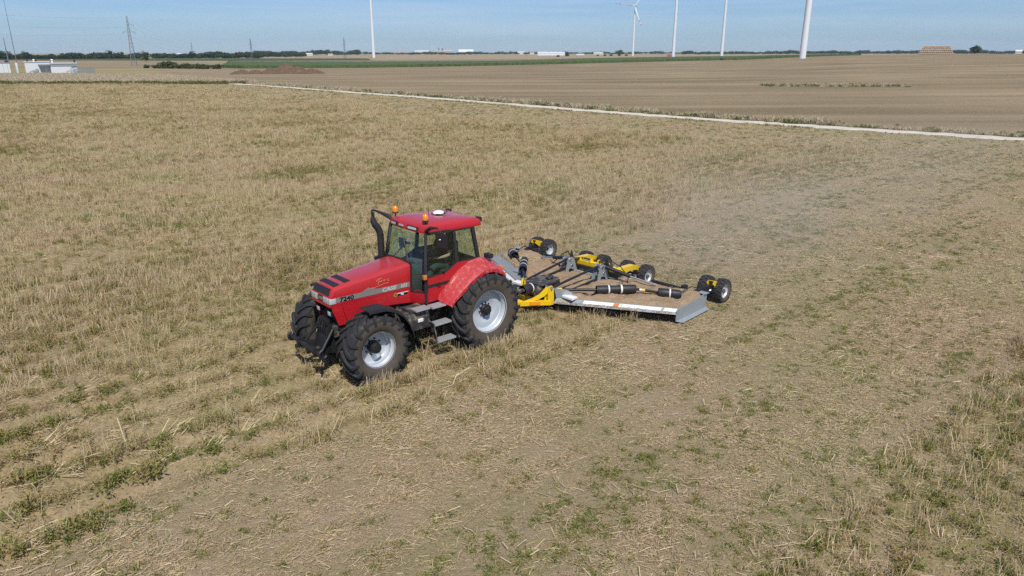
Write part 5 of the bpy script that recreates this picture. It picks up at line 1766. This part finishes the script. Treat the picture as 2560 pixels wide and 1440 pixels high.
turbine("white turbine tower right of the one with its whole rotor in view", 1683, 1000, 108, R(4), YW)
turbine("second white turbine tower from the thickest one, red tipped blade beside it", 1804, 1050, 106, R(129), R(115))
turbine("thickest and nearest white turbine tower at the harvested field's edge", 2007, 535, 106, R(20), YW)
turbine("small pale wind turbine far behind the left tree belt, rotor visible", 163, 6200, 100, R(60), R(80), sc=.55)
turbine("faint wind turbine tower beyond the left trees, next to the small rotor", 216, 6800, 90, R(10), R(60), sc=.5)

# ---- electricity pylons
lattice = M("pylon_steel", (0.22, 0.23, 0.245), .6, .5, .15, .5)
def pylon(label, u, d, h, yaw):
    x, y, z = at_az(brg(u), d)
    t = thing("pylon", label, "pylon", (x, y, z), yaw, "electricity pylons")
    def hw(zz): return np.interp(zz, [0, h * .55, h], [h * .055, h * .026, h * .010])
    th = .13
    for sx in (-1, 1):
        for sy in (-1, 1):
            b = nb()
            zs = (-.5, h * .55, h)
            for z0, z1 in zip(zs[:-1], zs[1:]):
                bar(b, (sx * hw(z0), sy * hw(z0), z0), (sx * hw(z1), sy * hw(z1), z1), th, th)
            obj("leg", b, lattice, t)
    b = nb(); zs = h * np.array([.02, .14, .25, .35, .44, .52, .59, .66, .73, .80, .87, .94])
    for z0, z1 in zip(zs[:-1], zs[1:]):
        for f in range(4):
            c0 = [(1, 1), (1, -1), (-1, -1), (-1, 1)][f]; c1 = [(1, -1), (-1, -1), (-1, 1), (1, 1)][f]
            bar(b, (c0[0] * hw(z0), c0[1] * hw(z0), z0), (c1[0] * hw(z1), c1[1] * hw(z1), z1), .085, .085)
            bar(b, (c1[0] * hw(z0), c1[1] * hw(z0), z0), (c0[0] * hw(z1), c0[1] * hw(z1), z1), .085, .085)
    obj("bracing", b, lattice, t, kind='stuff')
    for zz, ln, sides in ((h * .70, h * .115, (-1, 1)), (h * .84, h * .10, (1,))):
        for s in sides:
            b = nb(); bar(b, (s * hw(zz), 0, zz), (s * ln, 0, zz), .2, .18); bar(b, (s * hw(zz), 0, zz + h * .045), (s * ln, 0, zz), .12, .12)
            ca = obj("crossarm", b, lattice, t)
            obj("insulator", tube(nb(), [(s * ln, 0, zz), (s * ln, 0, zz - h * .04)], .12, 6), lattice, ca)
    b = nb(); dome(b, (0, 0, h), .5, .5, .7, 8); obj("peak", b, lattice, t)
    return t
PY = [("nearest and tallest steel pylon behind the left meadow", 331, 560, 31, R(20)), ("steel pylon above the tree belt left of the soil heap", 629, 1080, 27, R(-10)),
      ("steel pylon between the soil heap and the leftmost turbine", 862, 1050, 28, R(-30)), ("small far pylon rising from the left tree belt", 481, 1900, 31, R(0))]
for a_ in PY: pylon(*a_)
wire_m = M("wire", (0.10, 0.11, 0.12), .6, .3, .1, 1)
def wire(label, p0, p1, sag):
    b = nb(); p0, p1 = Vector(p0), Vector(p1)
    pts = [p0.lerp(p1, k / 16) - Vector((0, 0, sag * 4 * (k / 16) * (1 - k / 16))) for k in range(17)]
    o = obj("power_line", tube(b, pts, .02, 4, False), wire_m); o['label'] = label; o['category'] = "cable"; o['group'] = "power lines"
P0 = Vector(at_az(brg(331), 560)); P1 = Vector(at_az(brg(481), 1900)); PL = Vector(at_az(brg(-500), 420))
for (zz, off, nm) in ((30.5, 0, "topmost"), (24.8, 3, "middle"), (20.6, -3.4, "lowest")):
    wire("%s power line running from the tallest pylon off to the left" % nm, PL + Vector((off, 0, zz)), P0 + Vector((off, 0, zz)), 3.0)
    wire("%s power line running from the tallest pylon back over the tree belt" % nm, P0 + Vector((off, 0, zz)), P1 + Vector((off, 0, zz)), 9.0)

# ---- white station with fence and masts, left
wall_w = M("white_cladding", (0.66, 0.69, 0.70), .5, 0, .05, .6, ((0.45, 0.46, 0.45), .6, .9, .8))
roof_g = M("grey_roof_sheet", (0.30, 0.33, 0.36), .5, .2, .1, .5)
dark_g = M("dark_opening", (0.03, 0.035, 0.04), .5, 0, .2, 1)
door_g = M("grey_door", (0.50, 0.52, 0.53), .5, 0, .05, 1)
fence_m = M("fence_mesh_grey", (0.20, 0.26, 0.28), .55, .2, .15, 1)
x, y, z = at_az(brg(122), 318)
st = thing("station_building", "low white cabin building with flat roof and pipes behind the pale grass", "building", (x, y, z), R(33))
W0 = 16.0
obj("wall", box(nb(), -W0 / 2, -W0 / 2 + 7.6, 0, 5, -.3, 4.4), wall_w, st)
obj("wall", box(nb(), -W0 / 2 + 7.7, W0 / 2, -1.5, 4, -.3, 3.9), wall_w, st)
rf2 = obj("roof", box(nb(), -W0 / 2 - .2, -W0 / 2 + 7.7, -.2, 5.2, 4.41, 4.62, .03), wall_w, st)
rf3 = obj("roof", box(nb(), -W0 / 2 + 7.72, W0 / 2 + .3, -1.8, 4.2, 3.91, 4.15, .03), wall_w, st)
obj("fascia", box(nb(), -W0 / 2 + 8.1, W0 / 2 + .1, -1.62, -1.51, 3.0, 3.6), roof_g, st)
obj("porch_roof", box(nb(), -W0 / 2 + 4.0, -W0 / 2 + 7.9, -1.9, -.02, 3.3, 3.75, .03), roof_g, st)
for xx_ in (-W0 / 2 + 4.6, -W0 / 2 + 6.6):
    obj("door", box(nb(), xx_, xx_ + 1.3, -.08, -.01, -.1, 2.6), door_g, st)
obj("door", box(nb(), -W0 / 2 + 13.6, -W0 / 2 + 14.9, -1.56, -1.51, -.1, 2.5), door_g, st)
obj("window", box(nb(), -W0 / 2 + 14.2, -W0 / 2 + 16.0, -1.58, -1.52, 2.6, 2.8), dark_g, st)
for xx_, zz_ in ((-W0 / 2 + 2.0, 1.5), (-W0 / 2 + 3.0, 1.9)):
    obj("cabinet", box(nb(), xx_, xx_ + .8, -.6, -.05, zz_ - 1.5, zz_ + .3, .03), roof_g, st)
for k, xx_ in enumerate((-7.0, -5.0, -4.4, .6, 7.6)):
    b = tube(nb(), [(xx_, 2, 4.0 if k > 2 else 4.5), (xx_, 2, 5.1)], .25, 10); dome(b, (xx_, 2, 5.1), .42, .42, .35, 10)
    obj("roof_vent", b, white_pl if k % 2 else dark_g, st)
for xx_ in (-W0 / 2 + 1.2, -W0 / 2 + 12.5, -W0 / 2 + 15.8):
    b = tube(nb(), [(xx_, -2.2, 0), (xx_, -2.2, 1.1), (xx_ + .4, -2.2, 1.35), (xx_ + 2.2, -2.2, 1.35), (xx_ + 2.6, -2.2, 1.0), (xx_ + 2.6, -2.2, 0)], .16, 8)
    obj("pipe", b, roof_g, st)
x, y, z = at_az(brg(5), 330)
s2 = thing("switch_cabin", "white cabin cut by the left edge of the picture, beside the masts", "building", (x, y, z), R(33))
obj("wall", box(nb(), -3, 1.6, 0, 4, -.3, 4.2), wall_w, s2); obj("roof", box(nb(), -3.2, 1.8, -.2, 4.2, 4.21, 4.4), roof_g, s2)
for k in range(3): obj("panel_joint", box(nb(), -2 + k * 1.4, -1.93 + k * 1.4, -.05, -.01, 0, 4.1), roof_g, s2)
obj("vent", box(nb(), .2, 1.4, -.06, -.01, 4.42, 5.0), dark_g, s2)
for (u_m, d_m, h_m, lab) in ((37, 335, 26.5, "taller thin mast standing between the white cabin and the white building"), (17, 332, 13.0, "shorter thicker mast next to the cabin at the left picture edge")):
    x, y, z = at_az(brg(u_m), d_m)
    t = thing("mast", lab, "mast", (x, y, z), 0, "masts by the white station")
    r0_ = .16 if h_m > 20 else .28
    obj("pole", tube(nb(), [(0, 0, -.3), (0, 0, h_m * .4), (0, 0, h_m)], [r0_, r0_ * .8, r0_ * .35], 8), lattice, t)
    obj("cabinet", box(nb(), -.4, .4, -.5, -.15, .2, 4.2 if h_m > 20 else 1.6, .02), wall_w, t)
# fence panels east of the station
x, y, z = at_az(brg(204), 300)
fn = thing("mesh_fence", "grey mesh fence joining the right end of the white building", "fence", (x, y, z), R(30))
for k in range(6):
    obj("post", box(nb(), -3.2 + k * 1.28 - .05, -3.2 + k * 1.28 + .05, -.05, .05, -.3, 2.45), fence_m, fn)
for k in range(5):
    b = nb()
    for q in range(9):
        xx_ = -3.12 + k * 1.28 + .14 * q
        box(b, xx_, xx_ + .09, -.02, .02, .05, 2.3)
    box(b, -3.14 + k * 1.28, -1.98 + k * 1.28, -.03, .03, .1, .2); box(b, -3.14 + k * 1.28, -1.98 + k * 1.28, -.03, .03, 2.1, 2.2)
    obj("panel", b, fence_m, fn)

# ---- heap of soil
soil_h, sht, shb = base_mat("heap_soil")
hco = sht.nodes.new('ShaderNodeTexCoord').outputs['Object']
hc_ = mixrgb(sht, ramp(sht, noise(sht, hco, 1.4, 6, .75), .35, .7), (0.070, 0.044, 0.026), (0.20, 0.130, 0.080))
sht.links.new(hc_, shb.inputs['Base Color']); shb.inputs['Roughness'].default_value = .95
hx, hyy = np.meshgrid(np.linspace(-18, 18, 130), np.linspace(-7, 7, 60))
hz = np.zeros_like(hx)
for cx_, cy_, rx_, ry_, hh in ((-13.5, 0, 4.5, 4.2, 1.7), (-9, .4, 5, 4, 1.5), (-3.5, -.4, 5, 4.6, 2.2), (2.2, 1.2, 6.5, 5, 3.4), (6.0, .3, 5, 4.6, 2.8), (11.0, -.5, 5.2, 4.4, 1.9)):
    hz = np.maximum(hz, hh * np.clip(1 - np.hypot((hx - cx_) / rx_, (hyy - cy_) / ry_), 0, 1) ** .8 * 1.05)
hz = hz * (.75 + .5 * fbm(hx + 60, hyy + 60, 2.0, 33)) + (fbm(hx + 60, hyy + 60, .7, 35) - .5) * .5 * (hz > .05) - .25 * (hz <= .02)
x, y, z = at_az(brg(697), 288)
o = mesh_np("soil_heap", np.stack([hx, hyy, hz], -1).reshape(-1, 3), grid_faces(60, 130), soil_h)
o.location = (x, y, z); o.rotation_euler = (0, 0, R(18)); o['label'] = "long brown heap of soil beyond the white track"; o['category'] = "soil heap"

# ---- stack of round bales on the crest
bale_m = M("straw_bale", (0.52, 0.37, 0.25), .95, 0, .25, 3, ((0.30, 0.20, 0.12), .5, .8, 6))
bale_e = M("straw_bale_end", (0.40, 0.30, 0.20), .95, 0, .3, 6)
x, y, z = at_az(brg(2340), 640)
bale_proto = None
ux = Vector((math.cos(-math.atan(brg(2340))), math.sin(-math.atan(brg(2340))), 0)); uy = Vector((-ux.y, ux.x, 0))
rows_n = [(17, 0.0), (16, .9), (15, 1.5), (14, 2.3), (13, 2.9)]
ORD = 'first second third fourth fifth sixth seventh eighth ninth tenth eleventh twelfth thirteenth fourteenth fifteenth sixteenth seventeenth'.split()
lay_words = ["bottom", "second", "third", "fourth", "top"]
for lv, (cnt, sh) in enumerate(rows_n):
    for k in range(cnt):
        if bale_proto is None:
            b = lathe(nb(), [(.02, -.60), (.52, -.60), (.60, -.54), (.615, 0), (.60, .54), (.52, .60), (.02, .60)], 16, mats=[1, 0, 0, 0, 0, 1])
            o = obj("straw_bale", b, [bale_m, bale_e]); bale_proto = o
        else:
            o = bpy.data.objects.new("straw_bale", bale_proto.data); COL.objects.link(o)
        p = Vector((x, y, z)) + ux * ((k - cnt / 2 + .5) * 1.36 + random.uniform(-.04, .04) - .3) + uy * random.uniform(-.1, .1)
        o.location = (p.x, p.y, z + .60 + lv * 1.235)
        o.rotation_euler = (0, random.uniform(0, 6), R(random.uniform(-3, 3)) - math.atan(brg(2340)) + math.pi / 2)
        o['label'] = ("%s bale from the left in the %s layer of the straw stack" % (ORD[k], lay_words[lv])) if k < cnt - 1 else "rightmost bale in the %s layer of the straw stack" % lay_words[lv]
        o['category'] = "bale"; o['group'] = "round bales in the stack on the horizon"

# ---- trees
leaf_d = plant_mat("tree_leaf_dark", (0.030, 0.050, 0.018), (0.050, 0.072, 0.026), (0.070, 0.095, 0.034), .2)
leaf_m = plant_mat("tree_leaf", (0.045, 0.070, 0.022), (0.075, 0.10, 0.034), (0.10, 0.125, 0.045), .25)
bark = M("bark", (0.09, 0.07, 0.05), .9, 0, .2, 2)
def crown_data(h, w, lobes, n, leaf, rng):
    V_, F_ = [], []
    cs = []
    for k in range(lobes):
        a_ = rng.uniform(0, 6.283); rr3 = rng.uniform(0, .55) * w / 2
        cs.append((rr3 * math.cos(a_), rr3 * math.sin(a_), h * rng.uniform(.35, .78), w * rng.uniform(.20, .34), h * rng.uniform(.15, .26)))
    for k in range(n):
        cx_, cy_, cz_, rx_, rz2 = cs[rng.integers(0, lobes)]
        d = rng.normal(size=3); d /= np.linalg.norm(d)
        rr3 = rng.uniform(.55, 1.05)
        p = np.array((cx_ + d[0] * rx_ * rr3, cy_ + d[1] * rx_ * rr3, max(h * .06, cz_ + d[2] * rz2 * rr3)))
        a_ = rng.normal(size=3); a_ /= np.linalg.norm(a_); b_ = np.cross(a_, d); b_ /= np.linalg.norm(b_) + 1e-6
        s_ = leaf * rng.uniform(.6, 1.3); k0 = len(V_)
        V_ += [p + a_ * s_ * .5, p + b_ * s_ * .5, p - a_ * s_ * .5, p - b_ * s_ * .5]
        F_.append((k0, k0 + 1, k0 + 2, k0 + 3))
    return np.array(V_), np.array(F_)
TREES = []
for k, (h, w, lb, n) in enumerate(((11, 10, 9, 620), (12, 8, 8, 520), (8, 11, 9, 620), (13, 11, 11, 760))):
    V_, F_ = crown_data(h, w, lb, n, 1.1, RNG)
    me = bpy.data.meshes.new("crown"); me.from_pydata(V_.tolist(), [], F_.tolist()); me.materials.append(leaf_d if k != 2 else leaf_m)
    b = nb(); tube(b, [(0, 0, -.4), (.05, 0, h * .25), (.1, .1, h * .6)], [.32, .24, .08], 7)
    for q in range(4):
        a_ = q * 1.57 + k; tube(b, [(.05, 0, h * (.24 + .06 * q)), (math.cos(a_) * w * .18, math.sin(a_) * w * .18, h * .5), (math.cos(a_) * w * .28, math.sin(a_) * w * .28, h * .62)], [.15, .09, .03], 5)
    finish(b); mt_ = bpy.data.meshes.new("trunk"); b.to_mesh(mt_); b.free(); mt_.materials.append(bark)
    TREES.append((h, w, me, mt_, V_, F_))
def tree(name, label, u, d, kind, hgt, wid, group, cat="tree", rz=None):
    x, y, z = at_az(brg(u), d)
    t = thing(name, label, cat, (x, y, z - (.34 if cat == 'bush' else .14) * hgt), random.uniform(0, 6.28) if rz is None else rz, group)
    hgt *= 1.34 if cat == 'bush' else 1.14
    h, w, me, mt_, _, _ = TREES[kind]
    t.scale = (wid / w, wid / w, hgt / h)
    for nm, m_ in (("crown", me), ("trunk", mt_)):
        o_ = bpy.data.objects.new(nm, m_); COL.objects.link(o_); o_.parent = t
    return t
for a_ in (("tree", "tall dark tree left of the tallest pylon, above the tree belt", 274, 1120, 1, 12.5, 11), ("tree", "dark tree just left of the foot of the tallest pylon", 301, 1130, 0, 10.5, 10),
           ("tree", "biggest dark round tree right of the tallest pylon", 362, 820, 3, 11.5, 12), ("tree", "narrow tree standing up from the belt near the far small pylon", 479, 1150, 1, 11.5, 10),
           ("tree", "tree bump at the left end of the belt above the cabin", 12, 1080, 0, 11.5, 17), ("tree", "broad tree above the belt behind the white station", 62, 1090, 3, 11.5, 14),
           ("tree", "small tree rising above the belt between station and pylon", 175, 1100, 1, 9.0, 9), ("tree", "round dark tree alone right of the bale stack", 2437, 900, 3, 9.5, 15),
           ("tree", "dark lone tree beside the long white warehouse", 1418, 1500, 0, 9.0, 11.5), ("tree", "wide round grove left of the whole small turbine", 1550, 2300, 2, 17.0, 34)):
    tree(a_[0], a_[1], a_[2], a_[3], a_[4], a_[5], a_[6], "single trees on the plain")
for k, (u_b, d_b, hb, wb, lab) in enumerate(((361, 480, 2.4, 5, "leftmost bush of the hedge right of the tallest pylon"), (385, 470, 2.6, 6, "second bush from the tallest pylon in the hedge"), (404, 465, 4.4, 7, "tall bush in the left half of the hedge near the pylon"),
        (424, 460, 4.8, 9, "tallest bush in the hedge right of the tallest pylon"), (448, 455, 3.2, 8, "low bush right of the tallest hedge bush"), (470, 450, 3.4, 8, "bush in the middle of the hedge's lower right half"), (492, 445, 3.2, 7, "bush third from the hedge's right end"),
        (510, 440, 3.0, 7, "bush second from the hedge's right end"), (536, 435, 3.0, 8, "rightmost bush of the hedge, before the soil heap"), (1395, 1400, 4.0, 9, "low dark bush left of the lone warehouse tree"), (1495, 1700, 4, 8, "leftmost low bush before the round grove"), (1512, 1700, 4.5, 10, "low bush group before the round grove, left half"), (1528, 1690, 4.5, 10, "low dark bush before the middle of the grove"), (1548, 1690, 4.5, 10, "low dark bush below the round grove"), (1566, 1690, 4.0, 10, "rightmost low dark bush under the round grove"))):
    tree("bush", lab, u_b, d_b, 2, hb, wb, "bushes on the plain", "bush")

def tree_mass(name, label, spots, mat):
    Vs, Fs, n0 = [], [], 0
    for (x, y, z, h, w, kd) in spots:
        th, tw, _, _, V_, F_ = TREES[kd]
        a_ = RNG.uniform(0, 6.283); c_, s_ = math.cos(a_), math.sin(a_)
        k = RNG.random(len(F_)) < .55
        Q = V_.reshape(-1, 4, 3)[k].reshape(-1, 3)
        P_ = np.stack([(Q[:, 0] * c_ - Q[:, 1] * s_) * w / tw + x, (Q[:, 0] * s_ + Q[:, 1] * c_) * w / tw + y, Q[:, 2] * h / th + z], -1)
        # skirt of low foliage so that the belt is closed at the foot
        Vs.append(P_); Fs.append(np.arange(len(P_)).reshape(-1, 4) + n0); n0 += len(P_)
    o_ = mesh_np(name, np.concatenate(Vs), np.concatenate(Fs), mat, smooth=False, kind='stuff', label=label, category='trees')
    return o_
def belt(u0, u1, d0, d1, n, h0, h1, w0, w1):
    out = []
    for k in range(n):
        u_ = RNG.uniform(u0, u1); d_ = RNG.uniform(d0, d1); x, y, z = at_az(brg(u_), d_)
        q = .65 + .7 * float(vn(u_, 3.0, 26, 5))
        out.append((x, y, z - .8, RNG.uniform(h0, h1) * q, RNG.uniform(w0, w1), int(RNG.integers(0, 4))))
    return out
tree_mass("tree_belt", "dark belt of trees along the left horizon", belt(-160, 345, 1130, 1230, 360, 5.5, 9.5, 10, 16) + belt(385, 650, 1180, 1290, 230, 6, 10, 10, 16) + belt(640, 760, 1500, 1700, 70, 6, 11, 12, 18), leaf_d)
tree_mass("distant_wood", "low blue grey woodland on the horizon behind the soil heap", belt(640, 900, 2500, 2900, 120, 12, 19, 20, 34) + belt(860, 1320, 3300, 3900, 190, 9, 15, 20, 36), leaf_d)
tree_mass("horizon_trees", "thin blue grey line of trees along the right horizon", belt(1300, 1720, 3600, 4400, 170, 8, 14, 20, 36) + belt(1700, 2720, 2900, 3800, 680, 8, 15, 16, 34), leaf_d)
tree_mass("roadside_scrub", "low green scrub in front of the far left factory", belt(1020, 1180, 3000, 3200, 60, 9, 15, 18, 30), leaf_m)

# ---- buildings on the horizon
pink = M("pinkish_wall", (0.50, 0.36, 0.32), .7, 0, .08, .05)
conc = M("pale_wall", (0.66, 0.65, 0.62), .7, 0, .06, .05)
rooft = M("tile_roof", (0.32, 0.16, 0.11), .8, 0, .15, .2)
def hall(name, label, cat, u, d, w, dep, h, ridge, wm, rm, nwin=0, yaw=None, dz=0):
    x, y, z = at_az(brg(u), d)
    t = thing(name, label, cat, (x, y, z + dz), -math.atan(brg(u)) if yaw is None else yaw, "buildings on the horizon")
    obj("wall", box(nb(), -w / 2, w / 2, 0, dep, -3, h), wm, t)
    b = prism(nb(), [(-.4, h), (dep / 2, h + ridge), (dep + .4, h)], -w / 2 - .4, w / 2 + .4, 0, 'X')
    obj("roof", b, rm, t)
    wm_ = None
    for k in range(nwin):
        xx_ = -w / 2 + w * (k + .5) / nwin
        if wm_ is None:
            o_ = obj("window", box(nb(), -w / nwin * .25, w / nwin * .25, -.12, -.02, h * .50, h * .68), roof_g, t); wm_ = o_.data
        else:
            o_ = bpy.data.objects.new("window", wm_); COL.objects.link(o_); o_.parent = t
        o_.location.x = xx_
    return t
hall("warehouse", "long low white warehouse left of the lone dark tree", "warehouse", 1378, 2100, 76, 40, 5.5, 4.5, white_twr, white_twr, 0)
hall("warehouse", "short white shed right of the long white warehouse", "warehouse", 1451, 2300, 24, 16, 4, 1.5, white_twr, roof_g, 0)
f1 = hall("factory_hall", "pinkish factory hall under the chimneys on the horizon", "factory", 1110, 3900, 78, 40, 17, 3, pink, conc, 12)
for xx_, hh, rr4 in ((-62, 44, 1.6), (-48, 42, 1.6), (-26, 32, 3.0), (-14, 38, 1.2), (-8, 30, 4.0)):
    obj("chimney", tube(nb(), [(xx_, 10, -2), (xx_, 10, hh)], [rr4, rr4 * .85], 10), conc if rr4 < 2 else lattice, f1)
hall("factory_hall", "white factory hall left of the pinkish one", "factory", 1055, 3950, 72, 40, 14, 6, conc, white_twr, 8)
hall("factory_hall", "low pale red roofed works at the left end of the factory row", "factory", 1000, 4000, 70, 30, 11, 3, pink, pink, 8)
hall("factory_hall", "pale shed with slanting conveyor roof right of the pinkish hall", "factory", 1165, 3900, 76, 36, 12, 12, conc, white_twr, 6)
for u_b, d_b, w_b, h_b, wm, rm, lab in ((433, 1350, 24, 5, conc, white_twr, "white roofed shed among the left tree belt"), (345, 1280, 30, 4, conc, rooft, "low house behind the foot of the tallest pylon"), (773, 2200, 18, 4.5, conc, conc, "pale house right of the small woodland"),
        (826, 2300, 14, 4, conc, rooft, "house left of the leftmost turbine tower, below the far pylon"), (1300, 3500, 40, 10, conc, white_twr, "white block on the horizon right of the factory"), (1330, 3600, 22, 9, conc, rooft, "small pale house left of the long white warehouse"), (1496, 3200, 40, 8, conc, conc, "pale block of houses right of the warehouse"), (1677, 1300, 12, 3.2, rooft, rooft, "small brown shed left of the second turbine tower foot"), (2546, 1500, 9, 5, conc, white_twr, "tiny white shed at the right edge on the horizon")):
    hall("far_house", lab, "house", u_b, d_b, w_b, 12, h_b, 2.5, wm, rm, 4)

# ------------------------------------------------------------------ dust behind the mower and haze over the plain
dm = bpy.data.materials.new("dust"); dm.use_nodes = True
dt_ = dm.node_tree; dt_.nodes.clear()
do = dt_.nodes.new('ShaderNodeOutputMaterial')
pv = dt_.nodes.new('ShaderNodeVolumePrincipled')
pv.inputs['Color'].default_value = (1.0, 0.90, 0.75, 1)
pv.inputs['Anisotropy'].default_value = 0.0
dco = dt_.nodes.new('ShaderNodeTexCoord')
sx = dt_.nodes.new('ShaderNodeSeparateXYZ'); dt_.links.new(dco.outputs['Generated'], sx.inputs[0])
dn_ = noise(dt_, dco.outputs['Object'], .32, 4, .6)
def mth(op, a_, b_):
    n = dt_.nodes.new('ShaderNodeMath'); n.operation = op
    for i, v in enumerate((a_, b_)):
        if hasattr(v, 'is_linked'): dt_.links.new(v, n.inputs[i])
        else: n.inputs[i].default_value = v
    return n.outputs[0]
def bell(v, lo, c0, c1, hi):
    return mth('MULTIPLY', ramp(dt_, v, lo, c0), ramp(dt_, v, hi, c1))
dens = mth('MULTIPLY', ramp(dt_, dn_, .34, .74), bell(sx.outputs['X'], 0.0, .05, .14, 1.0))
dens = mth('MULTIPLY', dens, bell(sx.outputs['Y'], 0.0, .4, .6, 1.0))
dens = mth('MULTIPLY', dens, ramp(dt_, sx.outputs['Z'], 1.0, .1))
dens = mth('MULTIPLY', dens, 0.085)
dt_.links.new(dens, pv.inputs['Density'])
dt_.links.new(pv.outputs[0], do.inputs['Volume'])
b = box(nb(), 0, 46, -6, 6, .02, 4.0)
du = obj("dust_cloud", b, dm)
dd_ = M_A + math.pi - R(4)
du.location = (M_O.x + math.cos(dd_) * 3.2, M_O.y + math.sin(dd_) * 3.2, 0.0); du.rotation_euler = (0, 0, dd_)
du['kind'] = 'stuff'; du['label'] = "thin tan dust drifting behind the mower"

hm = bpy.data.materials.new("haze_air"); hm.use_nodes = True
ht = hm.node_tree; ht.nodes.clear()
ho = ht.nodes.new('ShaderNodeOutputMaterial'); hv = ht.nodes.new('ShaderNodeVolumePrincipled')
hv.inputs['Color'].default_value = (0.62, 0.82, 1.0, 1); hv.inputs['Density'].default_value = 0.000065
ht.links.new(hv.outputs[0], ho.inputs['Volume'])
b = box(nb(), -9500, 9500, -9500, 9500, -8, 175)
hz_ = obj("haze", b, hm); hz_['kind'] = 'stuff'; hz_['label'] = "pale blue summer haze over the plain"
